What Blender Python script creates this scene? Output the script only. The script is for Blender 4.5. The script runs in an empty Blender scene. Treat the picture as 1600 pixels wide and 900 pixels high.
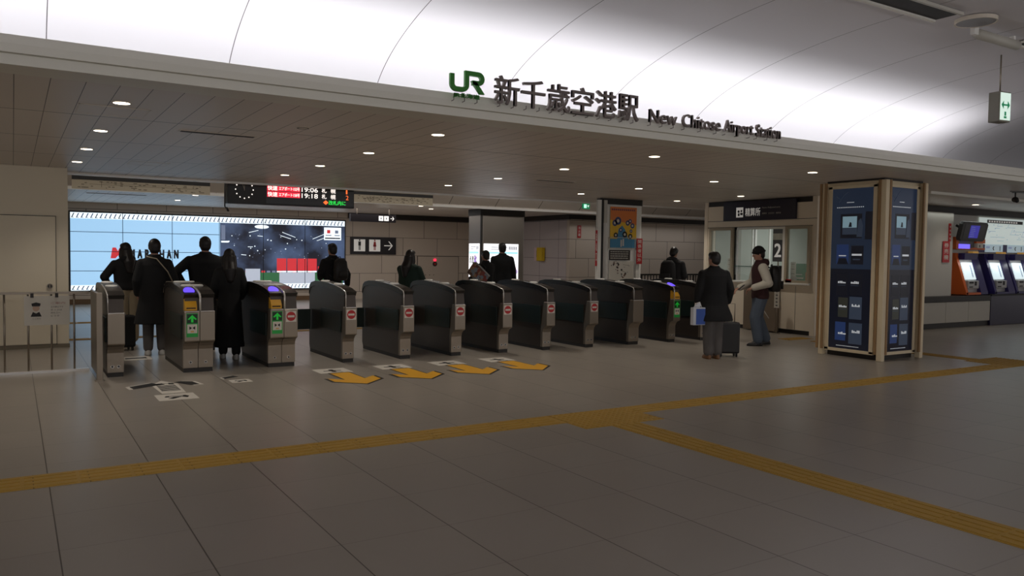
import bpy, bmesh, math, random
from mathutils import Vector, Matrix

# ------------------------------------------------------------------ camera, light, exposure
SC = bpy.context.scene
COL = SC.collection
cam_d = bpy.data.cameras.new('camera')
cam_d.sensor_width = 36.0
cam_d.lens = 1250.196 / 1600 * 36.0
cam_d.clip_end = 200
cam = bpy.data.objects.new('camera', cam_d)
COL.objects.link(cam)
ax = Vector((2806 - 800, -(424 - 450), -1250.196)).normalized()
ay = Vector((20 - 800, -(385 - 450), -1250.196)).normalized()
az = ax.cross(ay).normalized()
ay = az.cross(ax).normalized()
mw = Matrix((ax, ay, az)).to_4x4()
mw.translation = Vector((0, 0, 1.6))
cam.matrix_world = mw
SC.camera = cam
SC.view_settings.view_transform = 'Standard'
SC.view_settings.look = 'None'
SC.view_settings.gamma = 1.0
SC.view_settings.use_curve_mapping = False
SC.view_settings.exposure = 0.0

world = bpy.data.worlds.new('world')
SC.world = world
world.use_nodes = True
world.node_tree.nodes['Background'].inputs[0].default_value = (1.0, 0.95, 0.92, 1)
world.node_tree.nodes['Background'].inputs[1].default_value = 0.36

def area(name, loc, rot, sx, sy, power, color=(1, 1, 1), spread=math.pi):
    l = bpy.data.lights.new(name, 'AREA')
    l.shape = 'RECTANGLE'; l.size = sx; l.size_y = sy
    l.energy = power; l.color = color; l.spread = spread
    o = bpy.data.objects.new(name, l); COL.objects.link(o)
    o.location = loc; o.rotation_euler = rot
    return o

COVE_POWER = 150.0
DOWN_POWER = 42.0
# the continuous cove lamp lying in the trough behind the sign ledge, shining up and back
for i in range(4):
    area('cove_and_fill_lamp', (-6 + 4.75 * (i + .5), 6.95, 3.0), (math.radians(128), 0, 0), 4.75, .08,
         COVE_POWER / 4 , (0.97, 0.97, 1.0))
# weaker fill strip added in the same trough to widen the glow on the vault
area('cove_and_fill_lamp', (3.5, 6.85, 2.99), (math.radians(192), 0, 0), 19, .08, 30, (0.97, 0.97, 1.0))
# unseen uplight added behind the camera to brighten the vault crown and ledge
area('cove_and_fill_lamp', (10, -5.5, 2.6), (math.radians(150), 0, 0), 34, .15, 470, (0.97, 0.97, 1.0))
# hidden tubes above the route map and over the far wall
area('map_wash_lamp', (21.0, 10.55, 2.72), (math.radians(-25), 0, 0), 6.4, .06, 6.0, (0.93, 1.0, 0.97))
area('wall_wash_lamp', (18.0, 20.2, 2.80), (math.radians(-20), 0, 0), 5.6, .06, 14.0, (0.95, 0.97, 1.0))
area('office_lamp', (15.6, 12.0, 2.62), (0, 0, 0), 1.4, 1.2, 24.0, (0.95, 1.0, 0.98))
area('far_hall_fill', (8.0, 22.3, 2.84), (0, 0, 0), 9.0, 1.2, 75.0, (1.0, 0.95, 0.9))  # broad fill without a fitting, added to brighten the far hall
area('recess_fill', (8.0, 15.6, 3.6), (math.radians(70), 0, 0), 15.0, .1, 60.0, (1.0, 0.95, 0.88))  # added fill that lightens the slanted panels, no real fitting there
# fill lamps added out of view at the flat ceiling to brighten the hall
area('hall_fill', (3.0, -2.5, 4.05), (0, 0, 0), 8.0, .5, 8.0, (1.0, 0.95, 0.9))
area('hall_fill', (16.0, 1.5, 4.05), (0, 0, 0), 9.0, .5, 8.0, (1.0, 0.96, 0.92))

# ------------------------------------------------------------------ materials
def lin(c):
    return tuple(((v / 255) / 12.92 if v / 255 <= 0.04045 else ((v / 255 + 0.055) / 1.055) ** 2.4) for v in c)

MATS = {}
def mat(name, rgb, rough=.5, metal=0.0, emit=0.0, var=0.06, scale=6.0, spec=.5, alpha=None):
    """procedural material; rgb 0-255 sRGB of the thing itself"""
    if name in MATS: return MATS[name]
    m = bpy.data.materials.new(name); m.use_nodes = True
    nt = m.node_tree; b = nt.nodes['Principled BSDF']
    c = lin(rgb)
    b.inputs['Roughness'].default_value = rough
    b.inputs['Metallic'].default_value = metal
    b.inputs['Specular IOR Level'].default_value = spec
    if var:
        tc = nt.nodes.new('ShaderNodeTexCoord'); n = nt.nodes.new('ShaderNodeTexNoise')
        n.inputs['Scale'].default_value = scale; n.inputs['Detail'].default_value = 3
        nt.links.new(tc.outputs['Object'], n.inputs['Vector'])
        r = nt.nodes.new('ShaderNodeMapRange')
        r.inputs['To Min'].default_value = 1 - var; r.inputs['To Max'].default_value = 1 + var
        nt.links.new(n.outputs['Fac'], r.inputs['Value'])
        mx = nt.nodes.new('ShaderNodeVectorMath'); mx.operation = 'SCALE'
        mx.inputs[0].default_value = c
        nt.links.new(r.outputs['Result'], mx.inputs['Scale'])
        nt.links.new(mx.outputs[0], b.inputs['Base Color'])
    else:
        b.inputs['Base Color'].default_value = (*c, 1)
    if emit:
        b.inputs['Emission Color'].default_value = (*c, 1)
        b.inputs['Emission Strength'].default_value = emit
    if alpha is not None:
        b.inputs['Alpha'].default_value = alpha
    MATS[name] = m
    return m

def glass(name, rgb=(220, 235, 232), rough=.02, alpha=.16):
    if name in MATS: return MATS[name]
    m = mat(name, rgb, rough, 0, 0, 0, spec=.6, alpha=alpha)
    return m

def M_math(nt, op, a, b=None, c=None):
    n = nt.nodes.new('ShaderNodeMath'); n.operation = op
    for i, v in enumerate((a, b, c)):
        if v is None: continue
        if isinstance(v, (int, float)): n.inputs[i].default_value = v
        else: nt.links.new(v, n.inputs[i])
    return n.outputs[0]

def groove(nt, coord, origin, pitch, width):
    """1 inside a joint line of a given width repeated every pitch"""
    t = M_math(nt, 'SUBTRACT', coord, origin - width / 2)
    t = M_math(nt, 'DIVIDE', t, pitch)
    t = M_math(nt, 'FRACT', t)
    return M_math(nt, 'LESS_THAN', t, width / pitch)

def tiled(name, rgb, joint, ux, uy, rough=.4, spec=.5, metal=0., var=.07, cell_var=.06, ax=('X', 'Y'), faint=.5, scale=1.2, stagger=0):
    """panels or tiles with joints; ux, uy = (origin, pitch, width)"""
    m = bpy.data.materials.new(name); m.use_nodes = True
    nt = m.node_tree; b = nt.nodes['Principled BSDF']
    tc = nt.nodes.new('ShaderNodeTexCoord'); sp = nt.nodes.new('ShaderNodeSeparateXYZ')
    nt.links.new(tc.outputs['Object'], sp.inputs[0])
    x = sp.outputs[ax[0]]; y = sp.outputs[ax[1]]
    gy = groove(nt, y, *uy)
    cyi = M_math(nt, 'FLOOR', M_math(nt, 'DIVIDE', M_math(nt, 'SUBTRACT', y, uy[0]), uy[1]))
    if stagger:
        x = M_math(nt, 'ADD', x, M_math(nt, 'MULTIPLY', cyi, stagger))
    gx = groove(nt, x, *ux)
    cxi = M_math(nt, 'FLOOR', M_math(nt, 'DIVIDE', M_math(nt, 'SUBTRACT', x, ux[0]), ux[1]))
    cv = nt.nodes.new('ShaderNodeCombineXYZ'); nt.links.new(cxi, cv.inputs[0]); nt.links.new(cyi, cv.inputs[1])
    wn = nt.nodes.new('ShaderNodeTexWhiteNoise'); nt.links.new(cv.outputs[0], wn.inputs['Vector'])
    n = nt.nodes.new('ShaderNodeTexNoise'); n.inputs['Scale'].default_value = scale; n.inputs['Detail'].default_value = 5
    nt.links.new(tc.outputs['Object'], n.inputs['Vector'])
    f = M_math(nt, 'ADD', 1 - var - cell_var, M_math(nt, 'MULTIPLY', n.outputs['Fac'], var * 2))
    f = M_math(nt, 'ADD', f, M_math(nt, 'MULTIPLY', wn.outputs['Value'], cell_var * 2))
    sc = nt.nodes.new('ShaderNodeVectorMath'); sc.operation = 'SCALE'; sc.inputs[0].default_value = lin(rgb)
    nt.links.new(f, sc.inputs['Scale'])
    g = M_math(nt, 'MAXIMUM', gx, M_math(nt, 'MULTIPLY', gy, faint))
    mx = nt.nodes.new('ShaderNodeMix'); mx.data_type = 'RGBA'
    nt.links.new(g, mx.inputs[0]); nt.links.new(sc.outputs[0], mx.inputs[6]); mx.inputs[7].default_value = (*lin(joint), 1)
    nt.links.new(mx.outputs[2], b.inputs['Base Color'])
    b.inputs['Roughness'].default_value = rough; b.inputs['Metallic'].default_value = metal
    b.inputs['Specular IOR Level'].default_value = spec
    bp = nt.nodes.new('ShaderNodeBump'); bp.inputs['Strength'].default_value = .25; bp.inputs['Distance'].default_value = .004
    nt.links.new(M_math(nt, 'SUBTRACT', 1.0, g), bp.inputs['Height']); nt.links.new(bp.outputs[0], b.inputs['Normal'])
    MATS[name] = m
    return m

# ------------------------------------------------------------------ mesh building
_TXT = {}
def text_geo(s, bold=0.0):
    k = (s, bold)
    if k in _TXT: return _TXT[k]
    cu = bpy.data.curves.new('t', 'FONT'); cu.body = s; cu.size = 1; cu.resolution_u = 3; cu.offset = bold
    cu.fill_mode = 'FRONT'
    ob = bpy.data.objects.new('t', cu); COL.objects.link(ob)
    dg = bpy.context.evaluated_depsgraph_get()
    me = bpy.data.meshes.new_from_object(ob.evaluated_get(dg))
    vs = [(v.co.x, v.co.y) for v in me.vertices]; fs = [tuple(p.vertices) for p in me.polygons]
    bpy.data.objects.remove(ob); bpy.data.curves.remove(cu); bpy.data.meshes.remove(me)
    if not vs: vs = [(0, 0), (1, 0), (1, 1)]; fs = [(0, 1, 2)]
    x0 = min(v[0] for v in vs); x1 = max(v[0] for v in vs); y0 = min(v[1] for v in vs); y1 = max(v[1] for v in vs)
    vs = [((v[0] - x0) / max(1e-6, x1 - x0), (v[1] - y0) / max(1e-6, y1 - y0)) for v in vs]
    _TXT[k] = (vs, fs, (x1 - x0) / max(1e-6, y1 - y0))
    return _TXT[k]

class MB:
    """collects shapes in a local frame (a along u, b along v, c along n) and links them as one mesh object"""
    def __init__(s, o=(0, 0, 0), u=(1, 0, 0), v=(0, 1, 0), n=(0, 0, 1)):
        s.vs = []; s.fs = []; s.ms = []; s.sm = []; s.mats = []; s.frame(o, u, v, n)
    def frame(s, o=(0, 0, 0), u=(1, 0, 0), v=(0, 1, 0), n=(0, 0, 1)):
        s.o = Vector(o); s.u = Vector(u); s.v = Vector(v); s.n = Vector(n); return s
    def P(s, a, b, c=0): return s.o + s.u * a + s.v * b + s.n * c
    def mi(s, m):
        if m not in s.mats: s.mats.append(m)
        return s.mats.index(m)
    def add(s, vs, fs, m, smooth=False):
        k = len(s.vs); i = s.mi(m)
        s.vs += [s.P(*v) for v in vs]
        for f in fs: s.fs.append([k + j for j in f]); s.ms.append(i); s.sm.append(smooth)
        return s
    def box(s, a0, a1, b0, b1, c0, c1, m):
        v = [(a, b, c) for c in (c0, c1) for b in (b0, b1) for a in (a0, a1)]
        return s.add(v, [(0, 2, 3, 1), (4, 5, 7, 6), (0, 1, 5, 4), (2, 6, 7, 3), (0, 4, 6, 2), (1, 3, 7, 5)], m)
    def prism(s, poly, c0, c1, m, smooth=False):
        n = len(poly)
        v = [(*p, c0) for p in poly] + [(*p, c1) for p in poly]
        s.add(v, [tuple(range(n))[::-1], tuple(range(n, 2 * n))], m)
        k = len(s.vs) - 2 * n; i = s.mi(m)
        for j in range(n):
            q = (j + 1) % n
            s.fs.append([k + j, k + q, k + n + q, k + n + j]); s.ms.append(i); s.sm.append(smooth)
        return s
    def disc(s, a, b, r, c0, c1, m, n=20, rb=None, smooth=True):
        rb = rb or r
        return s.prism([(a + r * math.cos(t * 2 * math.pi / n), b + rb * math.sin(t * 2 * math.pi / n)) for t in range(n)], c0, c1, m, smooth)
    def ring(s, a, b, r0, r1, c0, c1, m, n=24):
        v = []; f = []
        for t in range(n):
            x, y = math.cos(t * 2 * math.pi / n), math.sin(t * 2 * math.pi / n)
            v += [(a + r0 * x, b + r0 * y, c0), (a + r1 * x, b + r1 * y, c0), (a + r1 * x, b + r1 * y, c1), (a + r0 * x, b + r0 * y, c1)]
        for t in range(n):
            q = (t + 1) % n
            for k in range(4):
                k2 = (k + 1) % 4
                f.append((4 * t + k, 4 * q + k, 4 * q + k2, 4 * t + k2))
        return s.add(v, f, m)
    def text(s, st, a0, b0, w, h, m, c0=0, c1=.002, bold=0.0, keep=False):
        """lettering fitted into a box; bold thickens the strokes with copies set off by bold * h"""
        if bold:
            q = bold * h
            for i, (dx, dy) in enumerate(((-q, -q), (q, -q), (-q, q), (q, q), (0, 0))):
                s.text(st, a0 + q + dx, b0 + q + dy, w - 2 * q, h - 2 * q, m, c0, c1 + i * .00002, 0, keep)
            return s
        vs, fs, asp = text_geo(st, 0)
        if keep:
            w2 = min(w, h * asp); a0 += (w - w2) / 2; w = w2
        n = len(vs)
        V = [(a0 + x * w, b0 + y * h, c1) for x, y in vs]
        F = [tuple(f) for f in fs]
        if c1 - c0 > .003:
            cnt = {}
            for f in fs:
                for i in range(len(f)):
                    e = tuple(sorted((f[i], f[(i + 1) % len(f)]))); cnt[e] = cnt.get(e, 0) + 1
            V += [(a0 + x * w, b0 + y * h, c0) for x, y in vs]
            for f in fs:
                F.append(tuple(n + i for i in reversed(f)))
                for i in range(len(f)):
                    e = (f[i], f[(i + 1) % len(f)])
                    if cnt[tuple(sorted(e))] == 1: F.append((e[1], e[0], n + e[0], n + e[1]))
        return s.add(V, F, m)
    def tube(s, pts, r, m, n=10, closed=False, cap=True):
        """round bar along a polyline given in local coordinates; r float or list"""
        P = [Vector(p) for p in pts]; k = len(P); R = r if isinstance(r, (list, tuple)) else [r] * k
        rings = []; prev = None
        for i in range(k):
            if closed: d = P[(i + 1) % k] - P[i - 1]
            else: d = P[min(i + 1, k - 1)] - P[max(i - 1, 0)]
            d = d.normalized() if d.length > 1e-9 else Vector((0, 0, 1))
            if prev is None:
                a = Vector((0, 0, 1)) if abs(d.z) < .9 else Vector((1, 0, 0))
                x = d.cross(a).normalized()
            else:
                x = (prev - d * prev.dot(d)).normalized()
            prev = x; y = d.cross(x)
            rings.append([P[i] + (x * math.cos(t * 2 * math.pi / n) + y * math.sin(t * 2 * math.pi / n)) * R[i] for t in range(n)])
        V = [tuple(p) for q in rings for p in q]; F = []
        for i in range(k if closed else k - 1):
            j = (i + 1) % k
            for t in range(n):
                q = (t + 1) % n
                F.append((i * n + t, i * n + q, j * n + q, j * n + t))
        if cap and not closed:
            F.append(tuple(range(n))[::-1]); F.append(tuple((k - 1) * n + t for t in range(n)))
        return s.add(V, F, m, True)
    def loft(s, rings, m, n=16, cap=True, smooth=True, pw=2.0):
        """rings: (cx,cy,cz,rx,ry) ellipses stacked along n"""
        V = []
        for cx, cy, cz, rx, ry in rings:
            for t in range(n):
                a = t * 2 * math.pi / n; ca, sa = math.cos(a), math.sin(a)
                V.append((cx + rx * math.copysign(abs(ca) ** (2 / pw), ca), cy + ry * math.copysign(abs(sa) ** (2 / pw), sa), cz))
        F = []
        for i in range(len(rings) - 1):
            for t in range(n):
                q = (t + 1) % n; F.append((i * n + t, i * n + q, (i + 1) * n + q, (i + 1) * n + t))
        if cap: F.append(tuple(range(n))[::-1]); F.append(tuple((len(rings) - 1) * n + t for t in range(n)))
        return s.add(V, F, m, smooth)
    def ball(s, c, r, m, n=14, k=9, rot=None):
        r = r if isinstance(r, (tuple, list)) else (r, r, r)
        V = []; F = []
        for i in range(k + 1):
            ph = math.pi * i / k
            for t in range(n):
                a = 2 * math.pi * t / n
                p = Vector((r[0] * math.sin(ph) * math.cos(a), r[1] * math.sin(ph) * math.sin(a), -r[2] * math.cos(ph)))
                if rot: p = rot @ p
                V.append(tuple(Vector(c) + p))
        for i in range(k):
            for t in range(n):
                q = (t + 1) % n; F.append((i * n + t, i * n + q, (i + 1) * n + q, (i + 1) * n + t))
        return s.add(V, F, m, True)
    def build(s, name, parent=None, bevel=0, label=None, remesh=0, weld=False):
        me = bpy.data.meshes.new(name)
        me.from_pydata([tuple(v) for v in s.vs], [], s.fs)
        for m in s.mats: me.materials.append(m)
        me.polygons.foreach_set('material_index', s.ms); me.polygons.foreach_set('use_smooth', s.sm)
        me.update()
        bm = bmesh.new(); bm.from_mesh(me)
        if weld: bmesh.ops.remove_doubles(bm, verts=bm.verts, dist=1e-5)
        bmesh.ops.recalc_face_normals(bm, faces=bm.faces); bm.to_mesh(me); bm.free()
        ob = bpy.data.objects.new(name, me); COL.objects.link(ob)
        if parent: ob.parent = parent
        if bevel:
            b = ob.modifiers.new('bevel', 'BEVEL'); b.width = bevel; b.segments = 2; b.limit_method = 'ANGLE'; b.angle_limit = math.radians(40)
        if remesh:
            r = ob.modifiers.new('remesh', 'REMESH'); r.mode = 'VOXEL'; r.voxel_size = remesh; r.use_smooth_shade = True
            q = ob.modifiers.new('smooth', 'SMOOTH'); q.iterations = 3; q.factor = .5
            BAKE.append(ob)
        if label: ob['label'] = label
        return ob
BAKE = []

def thing(name, label, cat, loc=(0, 0, 0), rz=0, group=None):
    o = bpy.data.objects.new(name, None); COL.objects.link(o)
    o.location = loc; o.rotation_euler = (0, 0, rz); o['label'] = label; o['category'] = cat
    if group: o['group'] = group
    return o
def tag(o, label, cat, group=None, kind=None):
    o['label'] = label; o['category'] = cat
    if group: o['group'] = group
    if kind: o['kind'] = kind
    return o
def struct(o):
    o['kind'] = 'structure'; return o
def copy_tree(o, parent=None):
    c = o.copy(); COL.objects.link(c)
    if parent: c.parent = parent
    for ch in [q for q in o.children]: copy_tree(ch, c)
    return c
XZ = dict(u=(1, 0, 0), v=(0, 0, 1), n=(0, -1, 0))      # a wall facing the camera side
YZ = dict(u=(0, -1, 0), v=(0, 0, 1), n=(-1, 0, 0))     # a wall facing -X, u runs towards the viewer
# ------------------------------------------------------------------ the setting
H = 2.85
m_floor = tiled('floor_tile', (152, 144, 134), (70, 62, 54), (.19, .655, .007), (4.125, .655, .005), rough=.33, spec=.45, var=.06, cell_var=.035, faint=.45)
m_ceil = tiled('ceiling_plank', (224, 215, 206), (40, 36, 32), (.02, .2333, .006), (8.62, 1.93, .022), rough=.42, spec=.35, var=.03, cell_var=.03, faint=.9)
m_vault = tiled('vault_panel', (222, 219, 222), (95, 90, 92), (1.761, 1.5, .008), (-30., 100., .001), rough=.7, var=.01, cell_var=0.0)
m_cream = mat('cream_panel', (224, 212, 188), .45, var=.03, scale=.8)
m_wall = tiled('wall_panel', (200, 186, 172), (70, 62, 55), (9.87, 1.31, .014), (.25, .61, .012), rough=.35, ax=('X', 'Z'), var=.02, cell_var=.03, faint=1, stagger=.52)
m_wallL = tiled('side_wall_panel', (190, 180, 180), (80, 72, 70), (21.4, 1.1, .014), (.25, .61, .012), rough=.3, ax=('Y', 'Z'), var=.02, cell_var=.02, faint=1)
m_lip = mat('ledge_paint', (228, 225, 214), .5, var=.02)
m_dark = mat('dark_band', (38, 34, 31), .5)
m_chrome = mat('rail_metal', (225, 222, 218), .25, .6, var=.02)
m_rail = mat('rail_white', (250, 248, 244), .35, var=0)
m_steel = mat('brushed_steel', (148, 137, 123), .34, .75, var=.05, scale=3)
m_black = mat('black_plastic', (22, 21, 21), .4)
m_white = mat('white_plastic', (232, 230, 224), .5, var=.02)
m_sidew = mat('pale_paint', (190, 186, 176), .5, var=.03)

f = MB(); f.box(-7, 31, -8, 28, -.1, 0, m_floor); struct(f.build('floor'))
f = MB(); f.box(-7, 31, 6.6, 15.3, H, H + .06, m_ceil); struct(f.build('ceiling'))
f = MB(); f.box(-7, 15.2, 19.3, 25.7, H + .02, H + .08, m_ceil); f.box(15.2, 24, 19.3, 20.95, H + .02, H + .08, m_ceil); struct(f.build('ceiling'))
# recess above the far hall: slanted panels seen between the two bright rails
m_slant = tiled('slanted_panel', (196, 186, 176), (50, 45, 42), (1.3, 1.45, .018), (-50., 100., .001), rough=.4, var=.02, cell_var=.02)
f = MB()
f.add([(-7, 19.36, H), (24, 19.36, H), (24, 18.1, 3.95), (-7, 18.1, 3.95)], [(0, 1, 2, 3)], m_slant)
f.add([(-7, 18.1, 3.95), (24, 18.1, 3.95), (24, 15.36, 3.95), (-7, 15.36, 3.95)], [(0, 1, 2, 3)], m_slant)
f.add([(-7, 15.36, 3.95), (24, 15.36, 3.95), (24, 15.36, H), (-7, 15.36, H)], [(0, 1, 2, 3)], m_slant)
struct(f.build('ceiling'))
f = MB(); f.box(.76, 24, 15.28, 15.37, H - .035, H + .02, m_rail); struct(f.build('trim_1'))
f = MB(); f.box(.76, 24, 19.24, 19.36, H - .03, H + .03, m_rail); struct(f.build('trim_2'))

# sign ledge at the front edge of the lower ceiling, with the lamp trough behind it
f = MB()
prof = [(6.53, H - .004), (6.53, 2.912), (6.545, 2.914), (6.545, 2.922), (6.50, 2.924), (6.505, 2.985), (6.53, 3.05), (6.60, 3.05), (6.60, 2.91), (8.3, 2.91), (8.3, H + .02), (6.62, H - .004)]
f.frame((0, 0, 0), (0, 1, 0), (0, 0, 1), (1, 0, 0)); f.prism(prof, -7, 31, m_lip)
struct(f.build('trim_3'))
# the barrel vault
f = MB()
n = 48; e = 2.26; cur = []
for i in range(n + 1):
    t = math.pi / 2 * i / n
    cur.append((8.1415 + (4.1236 - 8.1415) * (1 - math.cos(t) ** (2 / e)), 2.916 + (4.11 - 2.916) * math.sin(t) ** (2 / e)))
cur.append((-8, 4.11))
V = []; F = []
for y, z in cur: V += [(-7, y, z), (31, y, z)]
for i in range(len(cur) - 1): F.append((2 * i, 2 * i + 1, 2 * i + 3, 2 * i + 2))
f.add(V, F, m_vault, True); struct(f.build('ceiling'))

# walls
f = MB(); f.box(-7, .75, 14.6, 25.7, 0, H + .05, m_cream)
struct(f.build('wall_left'))
f = MB(); f.box(-7, .76, 14.585, 14.6, 0, .06, mat('skirting', (120, 110, 92), .5)); struct(f.build('baseboard_left'))
d = MB(); d.box(-.62, .575, 14.575, 14.6, .07, 2.08, m_cream); d.box(.575, .583, 14.572, 14.6, .05, 2.09, m_dark); d.box(-.62, .583, 14.572, 14.6, 2.08, 2.09, m_dark)
d = struct(d.build('door_1'))
h_ = MB((.49, 14.57, .98), **XZ); h_.disc(0, 0, .04, 0, .012, m_dark); h_.ring(0, 0, .03, .042, .0, .02, m_steel); h_.box(-.006, .006, -.028, .028, .012, .022, m_steel)
h_.build('door_handle', d)
f = MB(); f.box(.75, 15.2, 25.5, 25.7, 0, H + .05, m_wall); struct(f.build('wall_back'))
f = MB(); f.box(9.45, 15.12, 25.42, 25.5, 2.70, H + .02, m_dark); struct(f.build('trim_4'))
f = MB(); f.box(.75, 9.5, 25.46, 25.5, 0, .14, mat('brown_skirting', (104, 78, 52), .5)); struct(f.build('baseboard_back'))
f = MB(); f.box(15.12, 15.3, 20.96, 25.5, 0, H + .05, m_wallL); struct(f.build('wall_side'))
f = MB(); f.box(15.12, 22.5, 20.8, 20.95, 0, H + .05, m_wall); struct(f.build('wall_right'))
f = MB(); f.box(15.05, 15.12, 20.74, 25.5, 2.71, H + .02, m_dark); f.box(15.12, 22.5, 20.74, 20.8, 2.72, H + .02, m_dark); struct(f.build('trim_5'))
d = MB((15.12, 25.2, 0), **YZ); d.box(0, 1.25, 0, 2.38, 0, .03, m_sidew); d.box(1.25, 1.27, 0, 2.39, 0, .032, m_dark); d.box(0, 1.27, 2.38, 2.4, 0, .032, m_dark)
struct(d.build('door_2'))
# beam stepping down above the ticket machines
f = MB(); f.box(14.3, 31, 8.45, 8.8, H - .05, H, m_lip); struct(f.build('trim_6'))
# ticket machine wall
f = MB(); f.box(17.5, 31, 10.9, 11.1, 0, H, m_sidew); struct(f.build('wall_machines'))
f = MB(); f.box(17.5, 31, 10.72, 10.9, 2.70, H, m_dark); struct(f.build('trim_7'))
f = MB(); f.box(17.5, 18.95, 10.62, 10.9, .74, 2.70, m_sidew); struct(f.build('trim_8'))

# ------------------------------------------------------------------ ceiling fittings
m_lamp = mat('lamp_glow', (255, 236, 205), .4, emit=9, var=0)
m_ring = mat('lamp_ring', (215, 205, 190), .4, var=0)
down = []
k = 0
DL = [(x, y) for x in (.81, 3.85, 6.9, 9.98) for y in (7.7, 9.65, 11.55, 13.35)] + [(12.78, 11.6), (12.9, 13.6), (18.57, 9.92), (3.68, 20.1), (3.68, 22.5), (9.55, 20.1), (10.4, 21.2)]
colname = {.81: 'column nearest the left wall', 3.85: 'column above the paired gates', 6.9: 'column above the middle gates', 9.98: 'column before the fare office'}
rowname = {7.7: 'nearest the sign ledge', 9.65: 'second behind the sign ledge', 11.55: 'directly over the gates', 13.35: 'deepest before the bright rail'}
src = None
for (x, y) in DL:
    if src is None:
        r = thing('ceiling_downlight', '', 'ceiling light', (x, y, H))
        a = MB(); a.ring(0, 0, .066, .08, -.004, .003, m_ring); a.build('trim_ring', r)
        a = MB(); a.loft([(0, 0, -.001, .066, .066), (0, 0, -.005, .066, .066), (0, 0, -.006, .03, .03)], m_lamp, 20); a.build('lens', r)
        src = r
    else:
        r = copy_tree(src); r.location = (x, y, H if y < 15 else H + .02)
    r['group'] = 'round ceiling downlights'
    if (x, y) in ((12.78, 11.6),): lb = 'round warm downlight above the fare office sign, nearer one'
    elif (x, y) == (12.9, 13.6): lb = 'round warm downlight beyond the corner of the fare office'
    elif (x, y) == (18.57, 9.92): lb = 'round downlight in front of the ticket machines'
    elif (x, y) == (3.68, 20.1): lb = 'round downlight right behind the far rail, above the screen wall'
    elif (x, y) == (3.68, 22.5): lb = 'round downlight of the far ceiling, closest to the screen wall'
    elif (x, y) == (9.55, 20.1): lb = 'round downlight just behind the far rail near the toilet sign'
    elif (x, y) == (10.4, 21.2): lb = 'round downlight beside the dark head of the advertising pillar'
    else: lb = 'round downlight in the %s, %s' % (colname[x], rowname[y])
    r['label'] = lb
    l = bpy.data.lights.new('downlight_lamp', 'SPOT'); l.energy = (DOWN_POWER if x < 18 else DOWN_POWER * .4) if y < 15 else DOWN_POWER * .5
    l.spot_size = math.radians(118); l.spot_blend = .8
    l.color = (1, .92, .82); l.shadow_soft_size = .06
    o = bpy.data.objects.new('downlight_lamp', l); COL.objects.link(o); o.location = (x, y, H - .03)

m_slot = mat('slot_shadow', (44, 42, 44), .7)
def diffuser(x0, y0, x1, y1, z, label):
    t = thing('air_diffuser', label, 'air vent', ((x0 + x1) / 2, (y0 + y1) / 2, z), 0)
    d_ = math.atan2(y1 - y0, x1 - x0); L = math.hypot(x1 - x0, y1 - y0) / 2; t.rotation_euler = (0, 0, d_)
    a = MB(); a.box(-L, L, -.05, .05, -.006, .0, m_ring); a.build('frame', t)
    a = MB()
    for q in (-.03, 0, .03): a.box(-L + .02, L - .02, q - .01, q + .01, -.009, -.0055, m_slot)
    a.build('slot', t)
diffuser(1.5, 9.1, 2.3, 9.1, H, 'long slotted air vent in the plank ceiling over the paired gates')
diffuser(7.5, 11.3, 8.3, 11.3, H, 'long slotted air vent in the plank ceiling above the closed gates')
diffuser(1.45, 21.05, 2.75, 21.05, H + .02, 'long slotted air vent in the far ceiling before the screen wall')
def hatch(x0, x1, y0, y1, label):
    a = MB(); 
    for q in ((x0, x1, y0, y0 + .012), (x0, x1, y1 - .012, y1), (x0, x0 + .012, y0, y1), (x1 - .012, x1, y0, y1)): a.box(*q, H - .004, H + .001, m_ring)
    a.box(x0 + .012, x1 - .012, y0 + .012, y1 - .012, H - .002, H + .001, m_ceil)
    tag(a.build('access_hatch'), label, 'hatch')
hatch(.5, 1.08, 7.95, 8.5, 'square access hatch outline in the plank ceiling beside a downlight')
hatch(1.45, 1.98, 12.7, 13.2, 'square access hatch outline in the plank ceiling near the bright rail')
for (x, y, lb) in ((2.52, 8.1, 'small round ceiling speaker between the ledge and the long vent'), (9.7, 11.2, 'small round ceiling speaker above the far gates')):
    a = MB((x, y, H)); a.disc(0, 0, .07, -.008, 0, m_ring); a.ring(0, 0, .05, .06, -.01, -.006, m_slot); tag(a.build('ceiling_speaker'), lb, 'speaker')

# slots and fittings in the vault crown
m_grey = mat('grey_void', (70, 70, 72), .8)
for i, (x0, x1) in enumerate(((2.5, 8.18), (9.75, 15))):
    t = thing('line_diffuser', ('dark line diffuser in the vault crown, left of the round speaker', 'dark line diffuser in the vault crown beyond the round speaker')[i], 'air vent', ((x0 + x1) / 2, 4.72, 4.09))
    L = (x1 - x0) / 2
    a = MB(); a.box(-L, L, -.13, .13, .0, .01, m_grey); a.build('grille', t)
    a = MB(); a.box(-L, L, .13, .17, -.02, .01, m_lip); a.box(-L, L, -.16, -.13, -.02, .01, m_sidew); a.box(-L, -L + .02, -.13, .13, -.02, .01, m_lip); a.build('frame', t)
t = thing('crown_speaker', 'flat round grey speaker disc on the vault crown beside the tube', 'speaker', (8.52, 4.62, 4.09))
a = MB(); a.disc(0, 0, .19, -.025, .01, mat('disc_grey', (150, 150, 152), .5), 32); a.build('grille', t)
a = MB(); a.ring(0, 0, .185, .2, -.03, .01, m_ring, 32); a.build('trim_ring', t)
t = thing('emergency_lamp', 'white tube fitting fixed to the vault crown above the hanging exit sign', 'ceiling light', (9.2, 4.75, 4.02))
a = MB(); a.tube([(-.42, 0, 0), (.42, 0, 0)], .052, m_sidew, 16); a.build('tube', t)
a = MB(); a.box(-.5, -.42, -.025, .025, -.02, .09, m_white); a.box(.3, .34, -.025, .025, .03, .09, m_white); a.build('bracket', t)

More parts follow.
